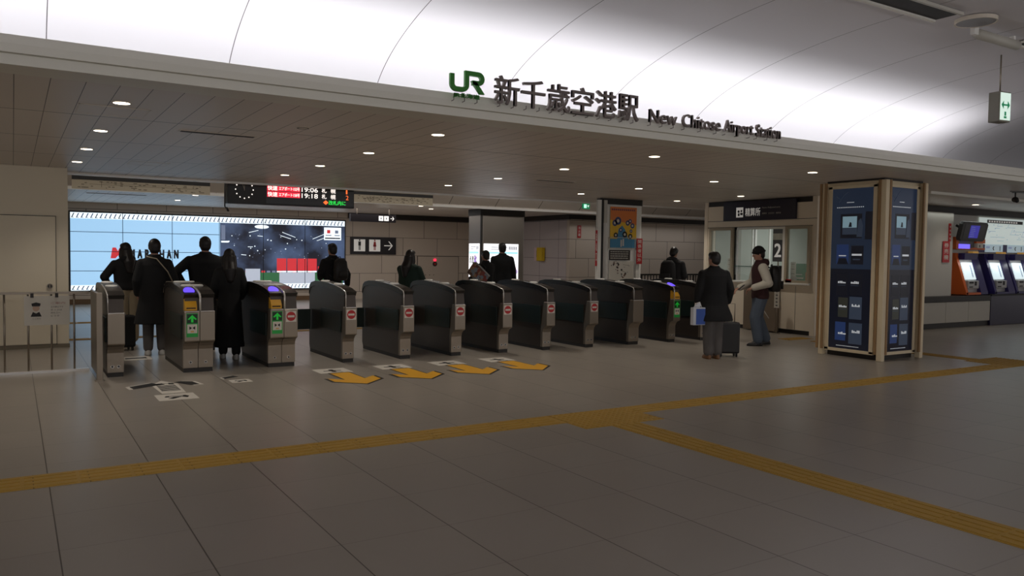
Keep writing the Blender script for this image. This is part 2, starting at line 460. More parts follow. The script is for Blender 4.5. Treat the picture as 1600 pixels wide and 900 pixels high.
# hanging exit sign
m_exitw = mat('exit_panel', (214, 236, 224), .4, emit=.75, var=0)
m_exitg = mat('exit_green', (16, 128, 84), .4, emit=.5, var=0)
t = thing('hanging_exit_sign', 'lit white box sign with green double arrow hanging from a rod', 'exit sign', (10.19, 5.27, 3.27))
t.rotation_euler = (0, 0, math.radians(-8))
a = MB(); a.box(-.1, .1, -.14, .0, 0, .36, mat('sign_case', (128, 124, 112), .5)); a.build('case', t, .004)
a = MB((0, -.142, 0), **XZ)
a.box(-.085, .095, .02, .345, -.002, .004, m_exitw); a = a.build('face', t)
b_ = MB((0, -.146, 0), **XZ); b_.box(-.05, .06, .19, .21, 0, .002, m_exitg)
b_.prism([(-.07, .2), (-.03, .25), (-.03, .15)], 0, .002, m_exitg); b_.prism([(.08, .2), (.04, .15), (.04, .25)], 0, .002, m_exitg)
b_.box(-.012, .018, .07, .12, 0, .002, m_exitg); b_.box(-.02, .026, .04, .065, 0, .002, m_exitg)
b_.build('pictogram', a)
a = MB(); a.tube([(0, -.07, .36), (0, -.07, .82)], .009, m_steel, 8); a.disc(0, -.07, .03, .36, .375, m_steel, 12); a.disc(0, -.07, .03, .815, .835, m_steel, 12); a.build('rod', t)

# security camera under the lower ceiling by the machines
t = thing('security_camera', 'dark security camera hanging on a short stem before the ticket machines', 'camera', (15.55, 7.6, H))
a = MB(); a.disc(0, 0, .055, -.015, 0, m_dark, 16); a.tube([(0, 0, -.01), (0, 0, -.1)], .012, m_dark); a.build('stem', t)
a = MB(); a.ball((0, 0, -.14), (.045, .06, .05), m_dark); a.tube([(-.05, -.06, -.17), (.0, .0, -.14)], [.035, .045], m_dark, 14); a.build('housing', t)
a = MB(); a.tube([(-.062, -.073, -.178), (-.05, -.06, -.17)], .022, m_black, 14); a.build('lens', t)
t = thing('ceiling_plate', 'flat dark plate mounted under the ceiling beside the security camera', 'plate', (16.0, 7.45, H))
a = MB(); a.prism([(-.75, .1), (-.5, -.02), (.9, -.1), (.9, .12)], -.018, 0, mat('plate_grey', (92, 88, 82), .5)); a.build('panel', t)

# ------------------------------------------------------------------ letters standing on the ledge
m_let = mat('letter_metal', (112, 101, 97), .4, .3, var=.02)
m_jr = mat('letter_green', (44, 128, 34), .45, var=.02)
def ledge_letters(name, st, x0, x1, z0, z1, m, label, pins, bold=.0, dep=.03, group=None, cat='sign letter'):
    t = thing(name, label, cat, (x0, 6.46, z0), 0, group)
    a = MB((0, 0, 0), **XZ); a.text(st, 0, 0, x1 - x0, z1 - z0, m, 0, dep, bold); a.build('character', t)
    p = MB()
    for q in pins: p.tube([(q * (x1 - x0), .0, .02), (q * (x1 - x0), .0, 2.975 - z0), (q * (x1 - x0), .05, 2.972 - z0)], .004, m_let, 6)
    p.build('standoff_pin', t)
    return t
w = (5.55 - 3.79) / 6
for i, (ch, zz) in enumerate(zip('新千歳空港駅', [(2.985, 3.25)] * 6)):
    x0 = 3.79 + i * w
    ledge_letters('station_name_letter', ch, x0 + .01, x0 + w - .012, zz[0], zz[1], m_let,
                  ['grey metal character at the start of the station name, right after the green logo', 'grey metal character shaped like a cross with a slanted top stroke', 'dense grey metal character in the third place of the station name',
                   'grey metal character with a roof over an open base, fourth of the station name', 'grey metal character with three drops at its side, fifth of the station name', 'grey metal character closing the station name, before the smaller Latin lettering'][i],
                  (.25, .8), bold=.009, group='large metal characters of the station name')
words = [('New', 5.69, 6.08, 'grey metal word New standing on the ledge after the large characters'), ('Chitose', 6.16, 6.74, 'grey metal word Chitose standing on the ledge'),
         ('Airport', 6.80, 7.27, 'grey metal word Airport standing on the ledge'), ('Station', 7.32, 7.74, 'grey metal word Station at the end of the ledge lettering')]
for wd, a0, a1, lb in words:
    z0 = 2.998 if wd != 'Airport' else 2.965
    ledge_letters('station_name_word', wd, a0, a1, z0, 3.135, m_let, lb, (.08, .5, .92), bold=.012, group='small metal words of the station name')
# the railway logo: one ribbon forming the two joined letters
t = thing('railway_logo', 'green metal logo of joined letters JR standing on the ledge', 'logo', (3.335, 6.46, 3.05))
a = MB((0, 0, 0), **XZ)
def arc(cx, cz, r, a0, a1, n=9): return [(cx + r * math.cos(math.radians(a0 + (a1 - a0) * i / n)), cz + r * math.sin(math.radians(a0 + (a1 - a0) * i / n))) for i in range(n + 1)]
T = .042
def ribbon(pts, T):
    q = [Vector(p) for p in pts]; L = []; R = []
    for i in range(len(q)):
        d1 = (q[i] - q[i - 1]).normalized() if i else (q[1] - q[0]).normalized()
        d2 = (q[i + 1] - q[i]).normalized() if i < len(q) - 1 else d1
        nn = (Vector((-d1.y, d1.x)) + Vector((-d2.y, d2.x))); nn.normalize()
        c = max(.5, nn.dot(Vector((-d1.y, d1.x))))
        L.append(q[i] + nn * T / 2 / c); R.append(q[i] - nn * T / 2 / c)
    for i in range(len(q) - 1): a.prism([tuple(R[i]), tuple(R[i + 1]), tuple(L[i + 1]), tuple(L[i])], 0, .03, m_jr)
top = .195
ribbon([(.02, .155), (.02, .07)] + arc(.065, .067, .045, 186, 270, 6) + arc(.125, .067, .045, 270, 360, 6) + [(.17, top - T / 2)] + arc(.29, top - T / 2 - .04, .04, 90, -90, 8) + [(.225, top - T / 2 - .08)], T)
a.prism([(.215, top - T - .045), (.27, top - T - .05), (.355, 0), (.305, 0)], 0, .03, m_jr)
a.build('emblem', t)
a = MB((0, 0, 0), **XZ); a.text('JR北海道', .04, -.055, .27, .048, m_jr, 0, .02, .01); a.build('caption', t)
p = MB()
for q in (.05, .16, .29): p.tube([(q, 0, -.02), (q, 0, -.075), (q, .05, -.078)], .004, m_let, 6)
p.build('standoff_pin', t)
# ------------------------------------------------------------------ ticket gates
m_side = mat('gate_side', (64, 56, 50), .3, .3, var=.05, scale=2, spec=.6)
m_hood = mat('gate_hood', (30, 27, 26), .25, var=.03, spec=.5)
m_flap = mat('gate_flap', (18, 32, 27), .35, var=.05)
m_red = mat('sign_red', (176, 34, 38), .45, var=.02)
m_green = mat('sign_green', (30, 150, 62), .45, var=.02, emit=.06)
m_dgreen = mat('arrow_field', (10, 42, 20), .4, var=0)
m_arrow = mat('arrow_glow', (20, 170, 50), .4, emit=.35, var=0)
m_yellow = mat('slot_yellow', (214, 158, 36), .45, var=.03)
m_purple = mat('reader_glow', (96, 72, 235), .4, emit=1.2, var=0)
m_stick = mat('sticker_white', (212, 206, 196), .5, var=.02)
m_ink = mat('ink', (24, 22, 22), .6, var=0)

HOOD = [(-.10, 1.02), (.08, 1.065), (.3, 1.095), (.6, 1.12), (.95, 1.135), (1.25, 1.13), (1.42, 1.105), (1.50, 1.06), (1.53, .99)]
def gate(name, label, x0, x1, rights=('stop',), group='ticket gate cabinets', plain=False, flap=True, side_open=True, y0=10.95, sides=True, wide_front=False):
    w = x1 - x0; nh = len(rights)
    t = thing(name, label, 'ticket gate', ((x0 + x1) / 2, y0, 0), 0, group)
    hw = w / 2
    FR = dict(u=(0, 1, 0), v=(0, 0, 1), n=(1, 0, 0))
    # cabinet: the long glossy body
    low = [(0, .055), (0, .30), (-.012, .345), (-.045, .39), (-.085, .42)]
    a = MB(**FR)
    a.prism([(.02, .055), (.02, .33), (-.05, .43), (-.05, 1.0)] + [(p[0], p[1] - .05) for p in HOOD[1:]] + [(1.53, .12), (1.5, .055)], -hw + .008, hw - .008, m_side)
    a.build('cabinet', t)
    # steel front column, one per half
    for k in range(nh):
        c0 = -hw + w * k / nh + .002; c1 = -hw + w * (k + 1) / nh - .002
        a = MB(**FR)
        a.prism([(0, .055), (0, .30), (-.015, .345), (-.05, .385), (-.115, .41), (-.12, .425), (-.12, .785), (-.112, .80), (-.02, .80), (.05, .43), (.06, .30), (.06, .055)], c0, c1, m_steel)
        a.frame((0, 0, 0), **XZ); a.box(c0 + .004, c1 - .004, .792, .806, .02, .122, m_chrome)
        a.build('front_column', t, .004)
        # recessed dark shoulder above it
        a = MB(**FR); a.prism([(-.105, .806), (-.075, .97), (-.04, 1.0), (.1, 1.0), (.1, .806)], c0 + .01, c1 - .01, mat('gate_shoulder', (74, 66, 60), .3, .2))
        a.build('shoulder', t)
        s = MB((0, 0, 0), **XZ)
        cm = (c0 + c1) / 2; hwid = min(.07, (c1 - c0) / 2 - .008)
        for q in ((-.035, .035) if nh == 1 else (0,)):
            s = MB((0, 0, 0), **XZ); s.ring(cm + q, .13, .012, .019, -.001, .003, m_chrome, 14); s.disc(cm + q, .13, .0125, -.001, .004, m_dark, 10); s.build('lock', t)
        if rights[k] == 'stop':
            s = MB((0, -.12, 0), **XZ); s.box(cm - hwid, cm + hwid, .625, .77, -.001, .002, m_stick)
            s.disc(cm, .7, hwid * .9, .001, .0035, m_red, 28); s.box(cm - hwid * .66, cm + hwid * .66, .686, .714, .002, .005, m_stick)
            s.build('no_entry_sticker', t, label='white sticker with red no entry disc')
        elif rights[k] == 'go':
            s = MB((0, -.12, 0), **XZ); s.box(cm - hwid, cm + hwid, .47, .775, -.001, .002, m_green)
            g = s.build('entry_panel', t, label='green entry panel with arrow')
            s = MB((0, -.12, 0), **XZ); s.box(cm - hwid * .9, cm + hwid * .9, .65, .765, .001, .004, m_dgreen)
            s.prism([(cm - .055, .70), (cm, .755), (cm + .055, .70), (cm + .038, .692), (cm + .014, .714), (cm + .014, .66), (cm - .014, .66), (cm - .014, .714), (cm - .038, .692)], .004, .006, m_arrow)
            s.build('arrow_display', g)
            s = MB((0, -.12, 0), **XZ); s.box(cm - hwid * .85, cm + hwid * .85, .52, .635, .001, .004, m_stick)
            s.prism([(cm - .035, .565), (cm - .035, .61), (cm - .003, .588)], .004, .0055, m_ink); s.prism([(cm + .035, .565), (cm + .003, .588), (cm + .035, .61)], .004, .0055, m_ink)
            s.box(cm - .02, cm + .02, .535, .548, .004, .0055, m_yellow)
            s.build('card_sticker', g)
            s = MB(**FR); s.prism([(-.135, .81), (-.135, .865), (-.055, .965), (-.02, .965), (-.02, .81)], c0 + .004, c1 - .035, m_yellow)
            s.frame((0, -.136, 0), **XZ); s.box(c0 + .02, c1 - .05, .835, .85, -.002, .002, m_ink)
            s.build('ticket_slot', t, .006, label='yellow ticket slot housing')
            s = MB((cm - .012, .04, 1.035), u=(1, 0, 0), v=(0, .90, .43), n=(0, -.43, .90)); s.disc(0, 0, .068, 0, .03, m_purple, 24, .095)
            s.build('card_reader', t, label='glowing violet card reader')
    # curved hood and bright edge tube
    a = MB(**FR)
    inner = [(p[0], p[1] - .075) for p in HOOD]
    a.prism([(-.085, 1.0)] + HOOD + inner[::-1][0:1] + inner[::-1][1:-1] + [(-.06, .96)], -hw, hw, m_hood)
    a.build('hood', t)
    for sx in ([hw] if nh == 1 else [-hw + .0, hw]):
        pass
    a = MB()
    xs = -hw + .004 if nh == 1 else 0.0
    edge = [(xs, p[0] - .004, p[1] + .004) for p in HOOD[:4]][::-1]
    a.tube(edge + [(xs, -.125, .985), (xs, -.128, .81)] if nh == 1 else edge + [(xs, -.14, .985), (xs, -.14, .81)], .008 if nh == 1 else .014, m_chrome, 8)
    a.build('edge_trim', t)
    for yy in (.42, 1.0):
        a = MB(); a.loft([(0, yy, 1.10 if yy < .5 else 1.125, hw * .8, .10), (0, yy, 1.125 if yy < .5 else 1.15, hw * .7, .075)], m_white, 14)
        a.build('sensor_cap', t)
    a = MB(); a.box(-hw + .012, hw - .008, .012, 1.5, 0, .055, m_dark); a.build('plinth', t)
    if sides:
        a = MB(); a.box(-hw - .014, -hw + .01, .06, .92, .43, .74, m_flap); a.build('side_housing', t, .006)
        if flap:
            for (f0, f1) in ((-hw - .34, -hw),):
                a = MB(); a.prism([(f0, .40), (f0 + .03, .36), (f1, .36), (f1, .68), (f0 + .03, .68), (f0, .64)], 0, 0, m_flap) if False else None
                a.frame((0, 1.44, 0), **XZ); a.prism([(f0, .40), (f0 + .04, .36), (f1, .36), (f1, .68), (f0 + .04, .68), (f0, .64)], -.012, .012, m_flap)
                a.build('flap', t, .004)
    return t

gate('gate_end_unit', 'narrow grey gate post unit at the end of the row beside the fence', .965, 1.16, ('none',), flap=False)
gate('ticket_gate', 'double ticket gate with a green entry panel, first from the fence', 1.845, 2.22, ('go', 'none'), flap=False)
gate('ticket_gate', 'double ticket gate with a green entry panel beside a no entry sticker', 2.93, 3.305, ('go', 'stop'), flap=False)
for i, (a0, a1) in enumerate(((3.985, 4.16), (4.875, 5.055), (5.735, 5.92), (6.595, 6.775), (7.44, 7.61), (8.33, 8.515))):
    gate('ticket_gate', ['closed ticket gate next to the double gate that has both panels', 'second of the six narrow closed gates counted from the double gates', 'third of the six narrow closed gates counted from the double gates',
                         'fourth of the six narrow closed gates counted from the double gates', 'fifth of the six narrow closed gates counted from the double gates', 'last narrow closed gate with a no entry sticker, before the plain one'][i], a0, a1)
gate('ticket_gate', 'plain brownish ticket gate without any sticker, after the closed ones', 9.29, 9.53, ('none',), flap=True)
gate('ticket_gate', 'single ticket gate with a green entry panel and yellow slot near the fare office', 10.25, 10.42, ('go',), flap=False)
gate('ticket_gate', 'last ticket gate of the row, behind the man with the suitcase', 11.06, 11.24, ('none',), flap=False)

# ------------------------------------------------------------------ fence at the end of the gates
t = thing('barrier_fence', 'low steel bar fence in front of the cream wall', 'fence', (-1.2, 11.73, 0))
a = MB(); a.box(-2.2, 2.03, -.02, .02, 1.0, 1.03, m_steel); a.build('top_rail', t)
a = MB(); a.box(-2.2, 2.03, -.02, .02, .0, .03, m_chrome); a.build('bottom_rail', t)
for k in range(12):
    x = 1.1 + .254 * (3 - k)
    a = MB(); a.tube([(x, 0, .03), (x, 0, 1.0)], .012, m_steel, 8); a.build('bar', t)
t = thing('barrier_end_panel', 'dark steel side panel with a square post joining the fence to the gates', 'fence', (.865, 10.7, 0))
a = MB(); a.box(-.03, .035, -.03, .035, 0, 1.06, m_steel); a.build('post', t, .004)
a = MB(); a.box(-.012, .012, .035, 1.04, .05, 1.03, mat('smoked_panel', (66, 60, 54), .3, .2)); a.build('panel', t)
a = MB(); a.box(-.05, .055, -.05, .055, 0, .012, m_steel); a.build('base_plate', t)
a = MB(); a.box(-.015, .015, .035, 1.04, 1.03, 1.05, m_steel); a.build('top_rail', t)
# notice hung on the fence
t = thing('fence_notice', 'white notice with a drawn station officer clipped on the steel fence', 'notice', (.11, 11.70, .61))
m_paper = mat('paper', (206, 200, 188), .6, var=.02)
a = MB((0, 0, 0), **XZ); a.box(0, .5, 0, .37, 0, .004, m_paper); sh = a.build('sheet', t)
a = MB((0, -.0045, 0), **XZ)
m_skinp = mat('print_skin', (190, 160, 140), .6, var=0)
a.disc(.13, .215, .038, 0, .0012, m_skinp, 18); a.prism([(.085, .245), (.175, .245), (.18, .275), (.13, .29), (.08, .275)], .0012, .002, m_ink); a.box(.088, .172, .238, .246, .0012, .0022, mat('print_grey', (90, 86, 84), .6, var=0))
a.prism([(.07, .11), (.19, .11), (.165, .17), (.13, .15), (.095, .17)], 0, .0012, m_ink)
a.text('ここから', .09, .075, .09, .018, m_ink, 0, .0012)
a.text('ご案内', .29, .265, .16, .028, mat('print_red', (170, 120, 110), .6, var=0), 0, .0012)
for k, st in enumerate(('立入禁止です', 'きっぷは', '改札口へ', 'どうぞ')): a.text(st, .29, .22 - k * .038, .14 - .015 * k, .02, m_ink, 0, .0012)
a.build('print', sh)
for q in (.07, .34):
    a = MB(); a.box(q, q + .035, -.012, .006, .35, .405, m_dark); a.build('clip', t)

# ------------------------------------------------------------------ floor markings
m_tact = mat('tactile_yellow', (176, 138, 52), .6, var=.1, scale=9)
def bars(a, x0, x1, y0, y1, along='x', n=4):
    a.box(x0, x1, y0, y1, .0, .003, m_tact)
    L = .335
    k = 0
    s, e = (x0, x1) if along == 'x' else (y0, y1)
    while s + k * L < e - .05:
        p = s + k * L + .012; q = min(s + (k + 1) * L - .012, e)
        for j in range(n):
            c = (y0 if along == 'x' else x0) + (j + .5) * ((y1 - y0) if along == 'x' else (x1 - x0)) / n
            if along == 'x': a.box(p, q, c - .022, c + .022, .003, .008, m_tact)
            else: a.box(c - .022, c + .022, p, q, .003, .008, m_tact)
        k += 1
def dots(a, x0, x1, y0, y1):
    a.box(x0, x1, y0, y1, 0, .0035, m_tact)
    nx = round((x1 - x0) / .066); ny = round((y1 - y0) / .066)
    for i in range(nx):
        for j in range(ny):
            a.disc(x0 + (i + .5) * (x1 - x0) / nx, y0 + (j + .5) * (y1 - y0) / ny, .017, .003, .0085, m_tact, 8, smooth=False)
m_tj = mat('tactile_joint', (120, 88, 30), .7, var=0)
def strip(label, *args, **kw):
    a = MB(); bars(a, *args, **kw)
    tag(a.build('tactile_strip'), label, 'tactile paving')
a = MB(); bars(a, -7, 4.44, 6.10, 6.455)
for k in range(35): a.box(.1 - 21 * .335 + k * .335 - .004, .1 - 21 * .335 + k * .335 + .004, 6.10, 6.455, .0, .0042, m_tj)
tag(a.build('tactile_strip'), 'yellow ribbed guide strip crossing the floor towards the studded patch, on the fence side', 'tactile paving')
a = MB(); dots(a, 4.44, 5.4, 5.8, 6.455); tag(a.build('tactile_patch'), 'yellow studded patch where three ribbed guide strips meet', 'tactile paving')
strip('yellow ribbed guide strip running from the studded patch to the display column', 5.4, 12.75, 6.14, 6.46)
a = MB(); bars(a, 4.74, 5.07, -7, 5.8, along='y'); tag(a.build('tactile_strip'), 'yellow ribbed guide strip coming forward over the floor towards the viewer', 'tactile paving')
a = MB(); dots(a, 12.75, 13.7, 6.14, 6.9); tag(a.build('tactile_patch'), 'yellow studded patch beyond the foot of the display column', 'tactile paving')
strip('yellow ribbed guide strip passing behind the display column', 12.9, 13.2, 6.9, 9.9, along='y')
strip('yellow ribbed guide strip leading from the far studded patch to the ticket machines', 13.7, 24, 6.14, 6.46)
strip('yellow ribbed guide strip on the floor at the foot of the fare office', 12.7, 13.4, 10.2, 10.5)
a = MB(); bars(a, .8, 12, 19.0, 19.35); tag(a.build('tactile_strip'), 'yellow ribbed guide strip of the far hall, the one nearer the screen wall', 'tactile paving')
a = MB(); bars(a, .8, 12, 15.6, 15.85); tag(a.build('tactile_strip'), 'yellow ribbed guide strip of the far hall, the one just past the gates', 'tactile paving')

# floor stickers
def exit_arrow(i, dx):
    lb = ['yellow floor arrow in front of the first closed gate gap, the largest looking', 'second yellow floor arrow after the one by the double gates', 'third yellow floor arrow after the one by the double gates', 'yellow floor arrow furthest from the double gates']
    t = thing('floor_arrow', lb[i], 'floor arrow', (3.62 + dx, 9.6, 0), 0, 'yellow arrows on the floor')
    P = [(-.13, .45), (.13, .45), (.13, -.12), (.30, .05), (.30, -.22), (0, -.52), (-.30, -.22), (-.30, .05), (-.13, -.12)]
    a = MB(); a.prism([(x * 1.13 , y * 1.08 + .004) for x, y in P], 0, .002, m_ink); a.build('outline', t)
    a = MB(); a.prism(P, .002, .003, mat('arrow_yellow', (226, 166, 30), .5, var=.04)); a.build('fill', t)
    lb = ['white floor card with a black walking sign behind the arrow nearest the double gates', 'white floor card with a black walking sign behind the second arrow', 'white floor card with a black walking sign behind the third arrow', 'white floor card with a black walking sign behind the furthest arrow']
    t = thing('floor_card', lb[i], 'floor sticker', (3.60 + dx, 10.27, 0), 0, 'white cards on the floor')
    a = MB(); a.box(-.22, .22, -.2, .2, 0, .002, m_stick); a.build('card', t)
    a = MB(); a.box(-.03, .03, -.1, .1, .002, .003, m_ink); a.box(-.12, .12, -.02, .02, .002, .003, m_ink); a.prism([(-.03, -.1), (.03, -.1), (.1, -.16), (.07, -.17)], .002, .003, m_ink); a.build('pictogram', t)
for i, dx in enumerate((0, .86, 1.71, 2.56)): exit_arrow(i, dx)
def entry_arrow(x, y, label, card, clabel, s=1.0, half=False):
    t = thing('entry_arrow', label, 'floor arrow', (x, y, 0))
    a = MB()
    polys = [[(-.38, .02), (-.36, -.16), (-.05, .02), (-.12, .2)]]
    if not half: polys += [[(.12, .15), (.26, -.14), (.36, -.12), (.32, .12), (.2, .2)], [(-.13, .05), (.13, .05), (.11, -.55), (-.11, -.55)], [(-.1, .1), (.1, .1), (0, .3)]]
    for p in polys: a.prism([(q[0] * 1.12 * s, q[1] * 1.12 * s) for q in p], 0, .002, m_stick)
    a.build('white_edge', t)
    a = MB()
    for p in polys[:2 if not half else 1]: a.prism([(q[0] * s, q[1] * s) for q in p], .002, .003, m_ink)
    if not half:
        a.prism([(-.1, .1), (-.02, .12), (0, .02), (-.1, -.02)], .002, .003, m_ink); a.prism([(.1, .1), (.05, .12), (.04, .02), (.1, .0)], .002, .003, m_ink)
        for k in range(7): a.box(-.1, .1, -.08 - k * .06, -.045 - k * .06, .002, .003, mat('ink_grey', (70, 66, 64), .6, var=0))
    a.build('print', t)
    t = thing('floor_card', clabel, 'floor sticker', card, 0)
    a = MB(); a.box(-.2 * s, .2 * s, -.19 * s, .19 * s, 0, .002, m_stick); a.build('card', t)
    a = MB(); pts = [(-.1, .07), (.1, .07), (.13, 0), (.1, -.08), (.05, -.02), (-.05, -.12), (-.1, -.1), (-.03, -.02), (-.12, .0)]
    a.prism([(p[0] * s, p[1] * s) for p in pts], .002, .003, m_ink); a.box(-.07 * s, .07 * s, .01 * s, .045 * s, .003, .004, m_stick); a.build('pictogram', t)
entry_arrow(1.5, 10.06, 'black and white entry arrow on the floor before the first gate lane', (1.485, 9.2, 0), 'white floor card with a black card sign ahead of the entry arrow')
entry_arrow(2.42, 10.3, 'partly worn black entry arrow on the floor before the second gate lane', (2.34, 9.97, 0), 'small white floor card ahead of the second gate lane', .6, True)
t = thing('floor_card', 'white floor card with a black bar inside the first gate lane', 'floor sticker', (1.5, 12.7, 0)); t['group'] = 'white cards on the floor'
a = MB(); a.box(-.2, .2, -.2, .2, 0, .002, m_stick); a.build('card', t); a = MB(); a.box(-.14, .14, -.06, .06, .002, .003, m_ink); a.build('pictogram', t)
# ------------------------------------------------------------------ screen wall
random.seed(4)
m_sky = mat('screen_blue', (166, 210, 246), .4, emit=.85, var=0)
m_swhite = mat('screen_white', (232, 246, 255), .4, emit=1.1, var=0)
m_snight = mat('screen_night', (34, 38, 54), .4, emit=.7, var=0)
m_sink = mat('screen_black', (14, 14, 20), .3, var=0)
m_sred = mat('screen_red', (206, 54, 62), .4, emit=.75, var=0)
m_sgreen = mat('screen_green', (60, 116, 78), .4, emit=.5, var=0)
m_sgrey = mat('screen_grey', (120, 132, 160), .4, emit=.6, var=0)
def night_screen():
    """stadium picture: floodlit haze and a dark stand, as the screen shows it"""
    m = bpy.data.materials.new('screen_stadium'); m.use_nodes = True; nt = m.node_tree; b = nt.nodes['Principled BSDF']
    tc = nt.nodes.new('ShaderNodeTexCoord'); n = nt.nodes.new('ShaderNodeTexNoise'); n.inputs['Scale'].default_value = 1.1; n.inputs['Detail'].default_value = 6
    nt.links.new(tc.outputs['Object'], n.inputs['Vector'])
    r = nt.nodes.new('ShaderNodeValToRGB'); r.color_ramp.elements[0].position = .38; r.color_ramp.elements[1].position = .72
    r.color_ramp.elements[0].color = (*lin((24, 26, 38)), 1); r.color_ramp.elements[1].color = (*lin((92, 112, 150)), 1)
    nt.links.new(n.outputs['Fac'], r.inputs[0]); nt.links.new(r.outputs[0], b.inputs['Emission Color']); b.inputs['Emission Strength'].default_value = .8
    b.inputs['Base Color'].default_value = (.01, .01, .015, 1); b.inputs['Roughness'].default_value = .4
    return m
m_stad = night_screen()
t = thing('video_wall', 'huge lit screen wall with a pale blue half and a night stadium half', 'screen', (1.36, 25.42, .39))
W_, Hh = 7.95, 2.19
a = MB((0, 0, 0), **XZ); a.box(-.04, W_ + .04, -.04, Hh + .04, -.08, 0, m_black); a.build('housing', t)
a = MB((0, 0, 0), **XZ); a.box(0, 4.0, 0, Hh, 0, .006, m_sky); bl = a.build('advert_panel', t, label='pale blue screen half with red and black lettering')
a = MB((0, 0, 0), **XZ); a.box(4.0, W_, 0, Hh, 0, .006, m_stad); st = a.build('picture_panel', t, label='dark screen half showing a stadium at night')
a = MB((0, -.006, 0), **XZ)
for z0, z1 in ((Hh - .17, Hh), (0, .15)):
    a.box(0, W_, z0, z1, 0, .002, m_swhite)
    k = 0
    while k * .118 < W_ - .12:
        x = .02 + k * .118; h = z1 - z0
        a.prism([(x, z0 + .02), (x + .026, z0 + .02), (x + .085, z1 - .02), (x + .058, z1 - .02)], .002, .003, mat('screen_navy', (52, 62, 104), .4, emit=.5, var=0) if k % 5 else m_sink)
        a.box(x + .026, x + .07, z0 + .02, z0 + .035, .002, .003, m_sgrey)
        k += 1
a.build('border_stripes', t)
a = MB((0, -.009, 0), **XZ)
m_bez = mat('bezel', (70, 92, 118), .4, var=0)
for x in (1.32, 2.64, 3.98, 5.3, 6.62): a.box(x - .008, x + .008, 0, Hh, 0, .002, m_bez if x < 4 else m_sink)
for z in (.55, 1.10, 1.65): a.box(0, 3.98, z - .008, z + .008, 0, .002, m_bez)
a.build('bezel', t)
a = MB((0, -.0065, 0), **XZ)
for k, c_ in enumerate('MARUHAN'): a.text(c_, 1.50 + k * .197, .91, .135, .27, m_sink, 0, .003, .05)
a.prism([(1.0, .91), (1.05, 1.22), (1.14, 1.22), (1.19, 1.12), (1.24, 1.22), (1.33, 1.22), (1.38, .91), (1.27, .91), (1.24, 1.03), (1.16, .95), (1.13, .91)], 0, .003, m_sred)
a.build('lettering', bl)
# stadium picture details
a = MB((0, -.0065, 0), **XZ)
for (x, z, L, an) in ((5.0, 1.78, .3, .25), (6.1, 1.7, .45, -.35), (6.0, 1.62, .35, -.3), (7.1, 1.68, .5, .4), (7.2, 1.6, .4, .35), (5.2, 1.64, .16, -.1), (4.9, 1.3, .15, 0), (4.7, 1.05, .15, -.1)):
    c, s_ = math.cos(an) * L / 2, math.sin(an) * L / 2
    a.prism([(x - c, z - s_ - .008), (x + c, z + s_ - .008), (x + c, z + s_ + .008), (x - c, z - s_ + .008)], 0, .001, m_swhite)
a.disc(5.25, 1.93, .22, 0, .001, m_swhite, 20, .06); a.box(4.03, 4.15, 1.5, 1.95, 0, .001, m_sgrey); a.box(4.03, 4.25, 1.42, 1.47, 0, .001, m_swhite)
for k in range(60):
    x = random.uniform(4.1, 7.8); z = random.uniform(.9, 1.7); r = random.uniform(.006, .022)
    a.disc(x, z, r, 0, .001, random.choice((m_sgrey, m_swhite, m_sgrey)), 8)
a.build('floodlight_glints', st)
a = MB((0, -.0075, 0), **XZ); a.box(4.2, 7.9, .15, .5, 0, .001, m_sgreen)
for k in range(22): a.box(4.25 + k * .165, 4.36 + k * .165, .5, .56, 0, .001, m_sgrey if k % 3 else m_sred)
a.box(5.8, 6.95, .15, .5, .001, .0018, mat('screen_pale', (176, 184, 200), .4, emit=.8, var=0))
for k in range(4): a.box(5.72 + k * .33, 6.02 + k * .33, .56, .95, .001, .0018, m_sred); a.box(5.72 + k * .33, 6.02 + k * .33, .51, .55, .001, .0018, m_swhite)
a.box(4.75, 5.2, .15, .62, .001, .0018, mat('screen_pale', (176, 184, 200), .4, emit=.8, var=0)); a.box(7.25, 7.6, .2, .62, .001, .0018, MATS['screen_pale']); a.box(7.05, 7.22, .3, .7, .001, .0018, m_sred)
a.build('stand_banners', st)
a = MB((0, -.0085, 0), **XZ); a.box(7.25, 7.83, 1.56, 1.97, 0, .001, m_swhite); a.box(7.35, 7.46, 1.78, 1.89, .001, .002, m_sred); a.box(7.62, 7.73, 1.78, 1.88, .001, .002, m_sgrey)
a.box(7.3, 7.5, 1.7, 1.73, .001, .002, m_sgrey); a.box(7.6, 7.78, 1.7, 1.73, .001, .002, m_sgrey); a.box(7.28, 7.8, 1.6, 1.64, .001, .002, m_sink)
a.build('caption_box', st)

# ------------------------------------------------------------------ departure board under the bright rail
m_led = mat('led_white', (255, 244, 235), .4, emit=1.2, var=0)
m_ledr = mat('led_red', (225, 40, 62), .4, emit=1.1, var=0)
m_ledo = mat('led_orange', (255, 110, 50), .4, emit=1.2, var=0)
m_ledg = mat('led_green', (40, 225, 80), .4, emit=1.0, var=0)
t = thing('departure_board', 'black departure board with lit train times hanging behind the bright rail', 'sign board', (3.47, 15.8, 2.48))
a = MB(); a.box(0, 2.52, 0, .22, 0, .62, m_black); a.build('case', t, .008)
a = MB(); a.box(.3, .34, .09, .13, .62, 1.47, m_dark); a.box(2.2, 2.24, .09, .13, .62, 1.47, m_dark); a.build('hanger', t)
a = MB((0, 0, 0), **XZ); a.box(.72, 2.5, .03, .45, 0, .004, mat('board_face', (16, 14, 15), .25, var=0)); fc = a.build('display', t)
a = MB((0, -.005, 0), **XZ)
